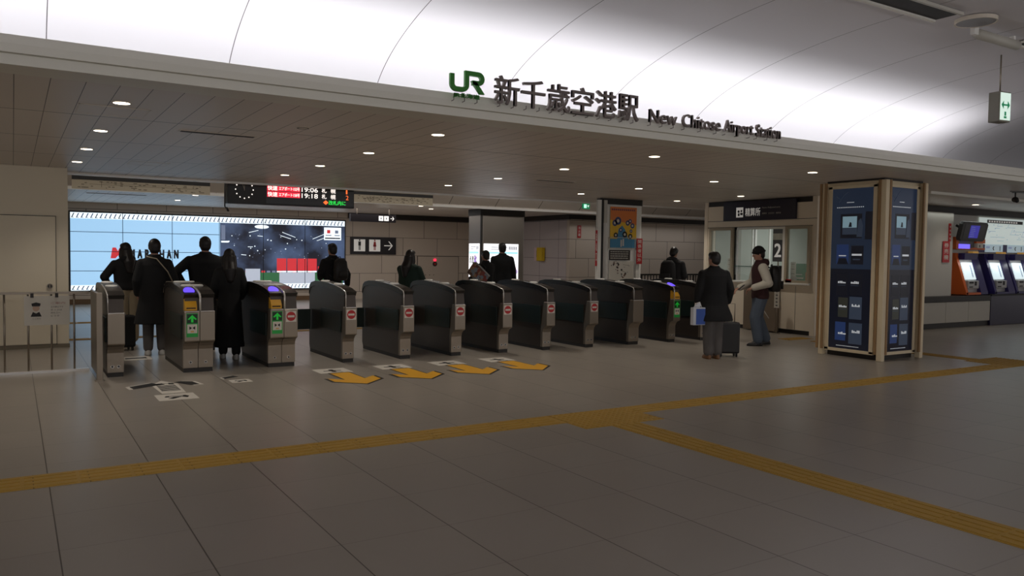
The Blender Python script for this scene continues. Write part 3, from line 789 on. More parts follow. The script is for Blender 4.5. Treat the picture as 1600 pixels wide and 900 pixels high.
for z, tm, no, num in ((.285, '19:06', '152号', '1'), (.165, '19:18', '158号', '2')):
    a.box(.74, 1.39, z - .008, z + .1, 0, .001, m_ledr)
    a.text('快速', .75, z, .19, .09, m_led, .001, .002, .02); a.text('エアポート' + no, .97, z + .01, .41, .07, m_led, .001, .002, .015)
    a.text(tm, 1.42, z, .33, .09, m_led, 0, .001, .01); a.text('札', 1.83, z, .1, .095, m_led, 0, .001, .01); a.text('幌', 2.02, z, .1, .095, m_led, 0, .001, .01)
    a.text(num, 2.34, z, .03 if num == '1' else .055, .09, m_ledo, 0, .001)
a.prism([(1.86, .095), (1.915, .14), (1.97, .095), (1.915, .05)], 0, .001, m_ledo)
a.text('改札内に', 1.975, .05, .36, .09, m_ledg, 0, .001, .02)
a.build('lettering', fc)
a = MB((.31, -.004, .27), **XZ)
for k in range(12):
    an = k * math.pi / 6; a.disc(.165 * math.sin(an), .165 * math.cos(an), .012, 0, .006, m_led, 10)
ck = a.build('clock', t)
a = MB((.31, -.008, .27), **XZ); a.box(-.004, .004, -.02, .08, 0, .003, m_steel); a.prism([(-.004, 0), (.004, 0), (-.04, .12), (-.046, .118)], 0, .003, m_steel); a.build('clock_hand', ck)
a = MB(); a.tube([(-.03, .1, .5), (-.03, .1, -.06), (.0, .1, -.1)], .012, m_dark, 8); a.tube([(0, .1, -.08), (.03, .07, -.15)], .02, m_dark, 8); a.build('side_bracket', t)

# fare maps along the slanted recess
def route_board(x0, x1, label):
    t = thing('route_map_board', label, 'map', (x0, 18.05, 2.76)); L = x1 - x0
    m_b = mat('map_face', (176, 164, 142), .5, var=.02)
    a = MB((0, 0, 0), **XZ); a.box(0, L, 0, .3, -.03, 0, m_b); bd = a.build('board', t)
    a = MB((0, 0, 0), **XZ); a.box(0, L, .185, .26, -.03, .012, m_ink); a.build('header_bar', t)
    a = MB((0, -.001, 0), **XZ); random.seed(int(L * 10))
    m_l = mat('map_line', (96, 86, 70), .6, var=0)
    a.box(L * .12, L * .9, .10, .106, 0, .001, m_l); a.box(L * .2, L * .7, .135, .14, 0, .001, m_l); a.box(L * .2, L * .203, .05, .17, 0, .001, m_l)
    for k in range(70):
        x = random.uniform(.1, L - .15); z = random.choice((.03, .055, .085, .12, .15)); a.box(x, x + random.uniform(.015, .06), z, z + .014, 0, .001, m_l)
    a.build('map_print', bd)
    a = MB()
    for q in (.2, L - .2): a.box(q, q + .02, .03, .06, .29, 1.17, m_dark)
    a.build('hanger', t)
    return t
route_board(1.0, 3.6, 'long pale route map board behind the rail above the screen wall')
route_board(6.82, 8.9, 'pale route map board behind the rail on the far side of the departure board')

# ------------------------------------------------------------------ toilet signs
m_signd = mat('sign_dark', (34, 30, 36), .45, var=.01)
m_pict = mat('pictogram_white', (226, 222, 216), .5, emit=.25, var=0)
def man(a, x, z, s, m, skirt=False, c0=.002, c1=.003):
    a.disc(x, z + .38 * s, .06 * s, c0, c1, m, 12)
    if skirt: a.prism([(x - .07 * s, z + .29 * s), (x + .07 * s, z + .29 * s), (x + .13 * s, z - .08 * s), (x - .13 * s, z - .08 * s)], c0, c1, m)
    else: a.box(x - .1 * s, x + .1 * s, z - .02 * s, z + .29 * s, c0, c1, m)
    a.box(x - .07 * s, x - .015 * s, z - .35 * s, z, c0, c1, m); a.box(x + .015 * s, x + .07 * s, z - .35 * s, z, c0, c1, m)
def rarrow(a, x, z, s, m, c0=0, c1=.002):
    a.box(x - .35 * s, x + .25 * s, z - .04 * s, z + .04 * s, c0, c1, m)
    a.prism([(x + .0 * s, z + .35 * s), (x + .1 * s, z + .35 * s), (x + .4 * s, z), (x + .1 * s, z - .35 * s), (x + .0 * s, z - .35 * s), (x + .28 * s, z)], c0, c1, m)
t = thing('toilet_wall_sign', 'dark wall sign with man and woman pictograms and an arrow', 'sign', (9.53, 25.46, 1.5))
a = MB((0, 0, 0), **XZ); a.box(0, 1.64, 0, .58, -.03, 0, m_signd); bd = a.build('board', t)
a = MB((0, 0, 0), **XZ); a.box(.12, .52, .1, .5, 0, .002, m_pict); a.box(.66, 1.06, .1, .5, 0, .002, m_pict); man(a, .32, .3, .45, m_ink, c1=.004); man(a, .86, .3, .45, m_red, True, c1=.004); rarrow(a, 1.35, .3, .42, m_pict); a.build('pictogram', bd)
t = thing('toilet_hanging_sign', 'dark lit sign with small pictograms hanging under the far ceiling', 'sign', (8.24, 22.0, 2.46))
a = MB((0, 0, 0), **XZ); a.box(0, 1.4, 0, .22, -.12, 0, m_signd); bd = a.build('case', t)
a = MB((0, 0, 0), **XZ)
m_pl = mat('pictogram_lit', (250, 248, 242), .5, emit=1.0, var=0)
a.box(.86, 1.0, .04, .18, 0, .002, m_pl); a.box(1.03, 1.17, .04, .18, 0, .002, m_pl); a.box(.915, .945, .08, .14, .002, .003, m_ink); a.box(1.085, 1.115, .08, .14, .002, .003, m_ink); rarrow(a, 1.28, .11, .16, m_pl); a.build('pictogram', bd)
a = MB((0, .06, .22), **XZ)
for q in (.2, 1.2): a.box(q, q + .02, 0, .19, -.01, .01, m_steel)
a.build('hanger', t)

# alarm panel in the far wall
t = thing('alarm_panel', 'flush wall panel with a red lamp and round alarm button on the far wall', 'alarm panel', (12.0, 25.47, .3))
a = MB((0, 0, 0), **XZ); a.box(0, 1.6, 0, 1.15, -.02, 0, m_wall2 if 'm_wall2' in globals() else mat('panel_plain', (188, 174, 160), .4, var=.02)); a.box(-.012, 0, 0, 1.15, -.02, .001, m_dark); a.box(1.6, 1.612, 0, 1.15, -.02, .001, m_dark); a.box(-.012, 1.612, 1.15, 1.162, -.02, .001, m_dark); a.build('door', t)
a = MB((.66, -.0, 1.03), **XZ); a.disc(0, 0, .045, 0, .03, mat('alarm_lamp', (255, 40, 70), .4, emit=2.0, var=0)); a.build('lamp', t, label='glowing red alarm lamp')
a = MB((.66, -.0, .89), **XZ); a.ring(0, 0, .04, .085, 0, .02, m_dark); a.disc(0, 0, .042, 0, .012, m_red); a.build('button', t)
a = MB((.3, 0, .5), **XZ)
for q in (0, .16, .32): a.disc(q, 0, .016, 0, .004, m_dark, 10)
a.build('keyhole', t)

# ------------------------------------------------------------------ advertising pillar with lit posters
m_adv = mat('poster_lit', (250, 252, 255), .4, emit=1.35, var=0)
m_metalp = mat('pillar_metal', (150, 143, 136), .38, .7, var=.1, scale=1.5)
t = thing('advertising_pillar', 'metal clad pillar with two brightly lit posters in the far hall', 'pillar', (11.05, 20.0, 0))
a = MB()
def rr(x0, x1, y0, y1, r, n=5):
    P = []
    for cx, cy, a0 in ((x1 - r, y0 + r, -90), (x1 - r, y1 - r, 0), (x0 + r, y1 - r, 90), (x0 + r, y0 + r, 180)):
        P += [(cx + r * math.cos(math.radians(a0 + 90 * i / n)), cy + r * math.sin(math.radians(a0 + 90 * i / n))) for i in range(n + 1)]
    return P
a.prism(rr(.37, 1.85, 0, .80, .07), 0, 2.72, m_metalp); a.build('cladding', t)
a = MB(); a.prism(rr(.355, 1.87, -.015, .82, .07), 2.68, H + .04, m_dark); a.build('head_band', t)
a = MB(); a.box(.355, .40, -.012, .05, .1, 2.68, m_dark); a.build('joint_strip', t)
def artwork(x0, x1, nm, O=(0, -.012, 0), fr=XZ):
    a = MB(O, **fr); a.box(x0, x1, .25, 1.87, -.02, .008, m_adv); f = a.build(nm, t, label='brightly lit poster with black brush writing')
    a = MB(Vector(O) + Vector(fr['n']) * .009, **fr); w = x1 - x0; random.seed(int(w * 100))
    cy = mat('poster_cyan', (170, 226, 236), .4, emit=1.0, var=0); pk = mat('poster_pink', (214, 60, 120), .4, emit=1.0, var=0); lv = mat('poster_lilac', (190, 168, 214), .4, emit=1.0, var=0); gy = mat('poster_grey', (130, 128, 140), .4, emit=.5, var=0)
    a.box(x0 + .02, x1 - .02, 1.58, 1.64, 0, .001, cy)
    if w > .5:
        for q in range(16): a.box(x0 + w * (.2 + .03 * q), x0 + w * (.22 + .03 * q), 1.76, 1.79, 0, .001, gy)
        for q in range(9): a.box(x0 + w * (.2 + .03 * q), x0 + w * (.22 + .03 * q), 1.70, 1.73, 0, .001, gy)
        for q in range(5): a.box(x0 + w * (.72 + .05 * q), x0 + w * (.75 + .05 * q), 1.7, 1.8, 0, .001, gy)
        for q in range(9):
            x = x0 + w * (.06 + .075 * q); an = random.uniform(-.03, .05)
            a.prism([(x, 1.3), (x + .025, 1.3), (x + .035 + an, 1.52), (x + .01 + an, 1.5)], .001, .0018, m_ink)
            if q % 3 == 1: a.prism([(x - .03, 1.42), (x + .06, 1.46), (x + .06, 1.44), (x - .03, 1.40)], .001, .0018, m_ink)
    for k in range(26 if w > .5 else 8):
        x = random.uniform(x0 + w * (.55 if w > .5 else .1), x1 - .06); z = random.uniform(.4, 1.25); r = random.uniform(.03, .08)
        a.prism([(x + r * random.uniform(.5, 1.2) * math.cos(q), z + 1.6 * r * random.uniform(.5, 1.2) * math.sin(q)) for q in (0, 1.2, 2.4, 3.7, 5)], .001, .0018, random.choice((pk, pk, lv, m_ink)))
    for k in range(6): a.disc(random.uniform(x0 + w * .6, x1 - .08), random.uniform(1.3, 1.5), .05, 0, .0012, lv, 10)
    a.build('poster_print', f)
artwork(.45, 1.62, 'main_poster'); artwork(.06, .66, 'side_poster', (.362, .76, 0), YZ)

# yellow wall telephone box, red plates and exit lamp of the far hall
t = thing('wall_telephone_box', 'yellow wall box with a pale board beside it on the side wall', 'wall box', (15.1, 22.45, 1.36))
a = MB((0, 0, 0), **YZ); a.box(0, .3, 0, .45, 0, .14, mat('box_yellow', (214, 178, 20), .45, var=.02)); a.build('case', t, .01)
a = MB((0, 0, 0), **YZ); a.box(-.33, 0, .0, .45, 0, .02, mat('board_pale', (214, 190, 196), .5, var=.02)); a.box(-.17, -.05, .12, .35, .02, .03, m_ink); a.build('board', t)
def redplate(name, label, fr, o, w, h, txt):
    t = thing(name, label, 'sign', o); a = MB((0, 0, 0), **fr); a.box(0, w, 0, h, -.004, .004, m_red); bd = a.build('board', t)
    a = MB((0, 0, 0), **fr); n = len(txt); hh = h / (n + .6)
    for i, c in enumerate(txt): a.text(c, w * .18, h - hh * (i + 1.1), w * .64, hh * .8, m_stick, .004, .0055, .01)
    a.build('lettering', bd)
redplate('red_wall_plate', 'narrow red vertical plate on the far wall behind the poster pillar', XZ, (15.42, 20.78, 2.13), .14, .40, '消火器')
t = thing('exit_lamp', 'small green lit exit lamp under the bright rail left of the poster pillar', 'exit sign', (12.0, 15.95, 2.73))
a = MB((0, 0, 0), **XZ); a.box(0, .2, 0, .13, -.05, 0, m_exitg); bd = a.build('case', t)
a = MB((0, 0, 0), **XZ); a.box(.02, .1, .02, .11, 0, .004, mat('exit_white', (190, 255, 225), .4, emit=1.0, var=0)); a.prism([(.12, .09), (.18, .09), (.15, .03)], 0, .003, m_exitw); a.build('pictogram', bd)
a = MB(); a.box(.09, .11, .015, .035, .13, 1.22, m_steel); a.build('hanger', t)

# ------------------------------------------------------------------ poster pillar behind the gates
t = thing('poster_pillar', 'white pillar with a colourful event poster and a floor plan behind the gates', 'pillar', (11.13, 14.0, 0))
a = MB(); a.prism(rr(0, 1.12, 0, .32, .10), 0, 2.72, m_white); a.build('column', t)
a = MB(); a.prism(rr(-.015, 1.135, -.015, .335, .10), 2.72, H, m_dark); a.build('head_band', t)
a = MB((0, -.02, 0), **XZ); a.box(.09, .90, .98, 1.02, -.02, .01, m_chrome); a.box(.885, .90, .98, 1.72, -.02, .01, m_chrome); a.box(.09, .1, .98, 1.72, -.02, .01, m_chrome); a.build('poster_rail', t)
t = thing('event_poster', 'orange and yellow event poster with round blue vehicles, on the white pillar', 'poster', (11.27, 13.975, 1.76))
a = MB((0, 0, 0), **XZ)
po = mat('poster_orange', (226, 128, 60), .5, var=.03); py_ = mat('poster_yellow', (236, 190, 50), .5, var=.03); pb = mat('poster_blue', (70, 140, 180), .5, var=.1, scale=20); pn = mat('poster_navy', (60, 74, 120), .5, var=0)
a.box(0, .76, 0, .91, -.004, 0, py_); a.prism([(0, .62), (.76, .52), (.76, .91), (0, .91)], 0, .001, po); a.box(0, .76, 0, .2, 0, .001, pb); bd = a.build('sheet', t)
a = MB((0, -.0015, 0), **XZ); random.seed(9)
for k in range(12): a.box(.03 + k * .058, .03 + k * .058 + .04, .83, .87, 0, .001, mat('poster_plum', (120, 70, 90), .5, var=0))
for (x, z, r) in ((.13, .55, .07), (.22, .6, .09), (.5, .56, .06), (.64, .5, .06), (.57, .6, .05)):
    a.ring(x, z, r * .45, r, 0, .001, pn, 18); a.disc(x, z, r * .4, 0, .001, m_stick, 12)
a.prism([(.2, .2), (.52, .2), (.42, .42), (.34, .5), (.24, .42)], 0, .001, pb)
for (x, z, r) in ((.16, .28, .06), (.42, .3, .07), (.58, .26, .06), (.3, .4, .05), (.6, .38, .04)): a.disc(x, z, r, .001, .002, random.choice((pn, m_ink)), 14); a.disc(x, z, r * .45, .002, .003, m_stick, 10)
for k in range(14): a.box(random.uniform(.05, .7), 0, .02, .03, 0, 0, pn) if False else None
a.box(.3, .34, .02, .18, .001, .002, m_stick); a.box(.36, .4, .04, .2, .001, .002, m_stick)
a.build('print', bd)
t = thing('poster_holder', 'clear pocket frame over the lower edge of the event poster', 'frame', (11.2, 13.95, 1.74))
a = MB((0, 0, 0), **XZ)
for q in ((0, .78, 0, .012), (0, .78, .24, .252), (0, .012, 0, .252), (.768, .78, 0, .252)): a.box(*q, 0, .012, m_sidew)
a.build('frame', t)
t = thing('notice_board', 'dark brown notice with lines of pale text on the white pillar', 'notice', (11.26, 13.975, 1.48))
a = MB((0, 0, 0), **XZ); a.box(0, .6, 0, .23, -.004, 0, mat('notice_brown', (52, 40, 34), .5, var=.02)); bd = a.build('sheet', t)
a = MB((0, -.001, 0), **XZ); random.seed(3)
for r_ in range(4):
    x = .03
    while x < .5: w = random.uniform(.03, .09); a.box(x, x + w, .18 - r_ * .048, .2 - r_ * .048, 0, .001, m_sidew); x += w + .012
a.build('print', bd)
t = thing('floor_plan_sheet', 'white sheet with a drawn floor plan at the bottom of the white pillar', 'poster', (11.25, 13.975, 1.03))
a = MB((0, 0, 0), **XZ); a.box(0, .72, 0, .43, -.004, 0, m_paper); bd = a.build('sheet', t)
a = MB((0, -.001, 0), **XZ); random.seed(5)
for k in range(26):
    u_ = random.uniform(0, 1); v_ = random.uniform(-.05, .07); x = .1 + u_ * .32 + v_; z = .38 - u_ * .3 + v_; s_ = random.uniform(.015, .04)
    a.prism([(x, z), (x + s_, z - s_ * .8), (x + s_ * 1.6, z), (x + s_ * .6, z + s_ * .8)], 0, .001, mat('plan_brown', (98, 72, 60), .6, var=0) if k % 3 else m_ink)
for k in range(8): x = random.uniform(.4, .6); z = random.uniform(.1, .36); a.box(x, x + .05, z, z + .006, 0, .001, m_ink)
a.build('print', bd)
redplate('red_side_sign', 'red vertical sign with pale characters on the edge of the poster pillar', XZ, (12.04, 13.97, 1.40), .17, .58, '関係者以外')
t = thing('partition_post', 'white partition post with a dark gap left of the poster pillar', 'post', (10.86, 13.9, 0))
a = MB(); a.box(0, .1, 0, .06, 0, 2.80, m_white); a.build('white_post', t)
a = MB(); a.box(.1, .17, .01, .05, 0, 2.84, m_ink); a.build('dark_post', t)
a = MB(); a.box(.17, .26, -.01, .06, 2.3, 2.8, m_sidew); a.build('upper_case', t, .01)
redplate('red_edge_sign', 'thin dark red vertical strip on the white partition post', XZ, (10.80, 13.89, 1.35), .05, .78, '改札口')

# low black railing behind the gates
t = thing('black_railing', 'low dark railing with bars in front of the grey far wall', 'fence', (15.7, 18.0, 0))
a = MB(); a.box(0, 3.2, -.02, .02, 1.0, 1.05, m_dark); a.box(0, 3.2, -.02, .02, .08, .12, m_dark); a.build('rail', t)
for k in range(4):
    a = MB(); a.box(k * 1.055, k * 1.055 + .035, -.02, .02, 0, 1.0, m_dark); a.build('post', t)
for k in range(28):
    a = MB(); a.box(.03 + k * .115, .055 + k * .115, -.012, .012, .12, 1.0, m_dark); a.build('bar', t)

# ------------------------------------------------------------------ fare office
m_off = mat('office_white', (238, 225, 204), .45, var=.02)
m_offin = mat('office_inside', (176, 180, 172), .5, var=.03)
OX = 13.8
f = MB((OX, 13.6, 0), **YZ)
f.box(.1, 2.98, .09, 1.03, -.15, 0, m_off); f.box(.1, 2.98, 2.26, 2.74, -.15, 0, m_off); f.box(0, 2.98, 2.74, H, -.14, -.02, m_dark)
f.box(.1, .2, 1.03, 2.26, -.15, 0, m_off); f.box(2.98, 3.1, 0, H, -.15, 0, m_off); f.box(0, .1, 0, 2.74, -.15, .01, m_off)
f.box(.1, 2.98, 0, .09, -.14, -.03, m_dark)
struct(f.build('wall_office')); f = MB(); f.box(13.8, 17.5, 13.5, 13.6, 0, H, m_off); f.box(17.35, 17.5, 10.5, 13.5, 0, H, m_offin); f.box(13.95, 17.5, 10.5, 10.6, 0, H, m_off)
f.box(14.0, 17.35, 13.44, 13.5, 0, H, m_offin); f.box(14.0, 17.35, 10.6, 10.66, 0, H, m_offin)
struct(f.build('wall_office_inner'))
f = MB((OX, 13.6, 0), **YZ)
for c in (.7, 1.35, 2.62): f.box(c - .004, c + .004, .1, 1.0, 0, .002, m_dark)
f.box(0, 3.1, 2.395, 2.405, 0, .002, m_dark); f.box(.1, 3.0, 2.25, 2.262, 0, .004, m_dark)
struct(f.build('trim_9'))
f = MB((OX, 13.6, 0), **YZ); f.box(.12, 2.97, 1.031, 1.069, .012, .09, m_white)
tag(f.build('counter_top', None, .005), 'white ledge running along the fare office windows', 'counter')
def win(name, a0, a1, lab):
    t = thing(name, lab, 'window', (OX, 13.6, 0)); t['kind'] = 'structure'
    a = MB((-.03, 0, 0), **YZ)
    for q in ((a0, a1, 1.07, 1.12), (a0, a1, 2.19, 2.25), (a0, a0 + .06, 1.12, 2.19), (a1 - .06, a1, 1.12, 2.19)): a.box(*q, -.05, .03, mat('frame_beige', (168, 156, 134), .45, var=.02))
    a.build('window_frame', t)
    a = MB((-.03, 0, 0), **YZ); a.box(a0 + .06, a1 - .06, 1.12, 2.19, -.012, -.004, glass('office_glass')); a.build('pane', t)
win('window_1', .2, .92, 'beige framed office window furthest from the viewer'); win('window_2', 2.36, 2.98, 'beige framed office window nearest the display column')
t = thing('window_3', 'open service window in the middle of the fare office', 'window', (OX, 13.6, 0)); t['kind'] = 'structure'
a = MB((0, 0, 0), **YZ); a.box(.92, 1.02, 1.07, 2.25, -.1, .0, m_ink); a.box(1.0, 1.05, 1.07, 2.25, -.08, 0.01, m_chrome); a.box(1.05, 2.28, 2.2, 2.25, -.08, 0, m_white); a.box(2.26, 2.36, 1.07, 2.25, -.08, .01, m_white); a.build('window_frame', t)
a = MB((-.1, 0, 0), **YZ); a.box(1.05, 1.6, 1.2, 2.2, -.006, 0, glass('office_glass')); a.box(1.05, 1.75, 1.38, 1.395, -.02, .02, mat('glass_green_edge', (40, 80, 66), .2, var=0)); a.build('pane', t)
# sign above the windows
t = thing('fare_office_sign', 'dark navy sign with white characters above the fare office windows', 'sign', (OX - .01, 12.97, 2.40))
m_navy = mat('sign_navy', (36, 32, 50), .4, var=.01)
a = MB((0, 0, 0), **YZ); a.box(0, 1.98, 0, .42, 0, .05, m_navy); bd = a.build('board', t)
a = MB((-.051, 0, 0), **YZ); a.box(.38, .58, .07, .29, 0, .002, m_pict); a.disc(.45, .2, .03, .002, .003, m_ink, 10); a.box(.43, .48, .1, .16, .002, .003, m_ink); a.disc(.53, .21, .026, .002, .003, m_ink, 10); a.box(.5, .57, .12, .17, .002, .003, m_ink)
a.text('精算所', .64, .09, .42, .18, m_pict, 0, .002, .01); a.text('Fare Adjustment', 1.11, .235, .48, .045, m_sidew, 0, .002); a.text('精算处   운임정산   補票處', 1.11, .12, .5, .035, m_sidew, 0, .002)
a.build('lettering', bd)
# gatepost box and note in front of the counter
t = thing('service_cabinet', 'brownish steel cabinet under the service window ledge', 'cabinet', (13.64, 12.23, 0))
a = MB((0, 0, 0), **YZ); a.box(0, .86, .02, .94, -.14, 0, mat('cabinet_brown', (128, 114, 98), .4, .3, var=.03)); a.build('body', t, .01)
a = MB((0, 0, 0), **YZ); a.prism([(.42, .62), (.43, .635), (.72, .3), (.71, .285)], 0, .003, m_chrome); a.build('stripe', t)
t = thing('notice_stand', 'thin post with a narrow white note beside the service cabinet', 'notice', (13.55, 11.24, 0))
a = MB(); a.tube([(0, 0, 0), (0, 0, .96)], .012, m_steel, 8); a.disc(0, 0, .08, 0, .012, m_steel); a.build('post', t)
a = MB((-.014, .06, 0), **YZ); a.box(0, .13, .54, .93, 0, .004, m_paper); bd = a.build('note', t)
a = MB((-.019, .06, 0), **YZ)
for k in range(9): a.box(.04, .09, .58 + k * .036, .60 + k * .036, 0, .001, m_sidew if k % 2 else m_ink)
a.build('print', bd)
# things inside the office
t = thing('number_board', 'dark board with a large white figure 2 inside the office window', 'sign', (14.3, 12.02, 1.50))
a = MB((0, 0, 0), **YZ); a.box(0, .3, 0, .78, -.02, 0, mat('board_slate', (84, 82, 86), .5, var=.02)); a.box(0, .3, .48, .62, 0, .004, m_sidew); bd = a.build('board', t)
a = MB((0, 0, 0), **YZ); a.text('2', .05, .1, .18, .3, m_pict, .0, .006, .02); a.build('figure', bd)
a = MB(); a.box(-.0, .02, -.16, -.14, -.45, 0, m_steel); a.build('stem', t)
for i, (yy, xx, w, h, z, lb) in enumerate(((11.98, 14.0, .12, .34, 1.22, 'white paper notice standing on the office ledge under the figure board'), (11.2, 13.9, .13, .3, 1.2, 'white paper notice standing beside the framed window post'), (13.0, 13.95, .16, .42, 1.14, 'tall white paper sheet behind the furthest office window'), (12.35, 14.1, .3, .16, 1.08, 'low white stand of forms in the service window'))):
    t = thing('paper_notice', lb, 'notice', (xx, yy, z)); a = MB((0, 0, 0), **YZ); a.box(0, w, 0, h, -.01, 0, m_paper); bd = a.build('sheet', t)
    a = MB((-.001, 0, 0), **YZ)
    for k in range(5): a.box(.02, w - .03, h - .05 - k * .05, h - .042 - k * .05, 0, .001, m_ink if k % 2 == 0 else m_sidew)
    a.build('print', bd)
    if z > 1.1: a = MB(); a.box(.0, .04, -w, 0, 1.07 - z, 0, m_sidew); a.build('foot', t)
t = thing('office_monitor', 'black computer monitor on the office counter behind the window', 'monitor', (14.35, 12.1, 1.05))
a = MB((0, 0, 0), **YZ); a.box(0, .42, .08, .36, -.03, 0, m_black); a.build('screen', t, .005)
a = MB(); a.box(-.03, .1, -.3, -.12, 0, .02, m_black); a.box(.0, .03, -.23, -.19, .02, .1, m_black); a.build('foot', t)
t = thing('green_pamphlet_rack', 'green pamphlet rack behind the office window nearest the display column', 'rack', (14.02, 11.2, 1.05))
a = MB((0, 0, 0), **YZ); a.box(0, .26, 0, .42, -.1, 0, mat('rack_green', (52, 128, 86), .5, var=.1)); a.build('body', t, .004)
a = MB((-.001, 0, 0), **YZ); a.box(.03, .23, .1, .13, 0, .004, m_paper); a.box(.04, .2, .18, .2, 0, .004, m_paper); a.box(.05, .12, .03, .07, 0, .004, m_ink); a.build('pamphlet', t)
t = thing('sanitiser_box', 'orange box with a black bottle mark on the ledge inside the office window', 'box', (14.0, 10.9, 1.07))
a = MB((0, 0, 0), **YZ); a.box(0, .15, 0, .22, -.08, 0, mat('box_orange', (206, 130, 66), .5, var=.03)); a.build('case', t, .004)
a = MB((-.001, 0, 0), **YZ); a.box(.05, .1, .04, .12, 0, .003, m_ink); a.box(.065, .085, .12, .16, 0, .003, m_ink); a.build('bottle_mark', t)
t = thing('red_ledge_sign', 'small red sign standing on the office ledge', 'sign', (13.74, 11.2, 1.07))
a = MB((0, 0, 0), **YZ); a.box(0, .15, 0, .07, -.01, 0, m_red); a.build('plate', t)
a = MB(); a.box(0, .05, -.13, -.02, 0, .01, m_red); a.build('foot', t)
f = MB(); f.box(13.96, 14.6, 10.68, 13.42, 1.0, 1.05, m_offin); f.box(14.5, 14.58, 10.68, 13.42, 0, 1.0, m_offin)
tag(f.build('office_desk'), 'pale inner desk running behind the fare office windows', 'desk')
f = MB((14.6, 13.38, 0), **XZ)
for q in (.0, .55, .65, 1.15, 1.7): f.box(q, q + .06, 0, 2.3, -.03, .03, m_white)
f.box(0, 1.76, 2.3, 2.42, -.03, .03, m_white); f.box(.06, .55, .0, 2.3, -.01, .01, m_offin); f.box(.71, 1.15, 0, 2.3, -.01, .01, m_offin); f.box(.61, .65, 0, 2.3, -.01, 0, m_ink); f.box(1.21, 1.7, 0, 2.3, -.01, .01, m_offin)
tag(f.build('inner_partition'), 'white framed partition standing inside the fare office', 'partition')

# ------------------------------------------------------------------ square display column
m_crm = mat('column_cream', (230, 213, 180), .45, var=.02)
m_wood = mat('column_trim', (158, 126, 88), .5, var=.08, scale=12)
m_scr = mat('display_navy', (46, 60, 84), .18, emit=.22, var=.0)
m_scr2 = mat('display_dusk', (32, 35, 48), .18, emit=.18, var=.0)
t = thing('display_column', 'square cream column with tall navy advertising screens on its faces', 'display column', (11.96, 8.0, 0))
a = MB(); a.box(-.50, .50, -.46, .50, .12, H - .03, m_crm); a.build('column', t)
a = MB(); a.box(-.47, .47, -.42, .47, 0, .12, m_dark); a.build('plinth', t)
a = MB(); a.box(-.53, .5, -.5, .52, H - .03, H, m_dark); a.build('head_band', t)
for (x, y, s_) in ((-.56, -.56, 1), (.47, -.56, 1), (-.56, .5, 1)):
    a = MB(); a.box(x, x + .09, y, y + .09, 0, H - .03, m_crm); p_ = a.build('corner_post', t, .008)
    a = MB(); a.box(x - .012, x + .02, y + .09, y + .13, .1, H - .03, m_wood) if x < 0 else None
    a.box(x + .09, x + .13, y - .012, y + .02, .1, H - .03, m_wood) if x < 0 and y < 0 else a.box(x - .04, x, y - .012, y + .02, .1, H - .03, m_wood)
    a.build('wood_trim', p_)
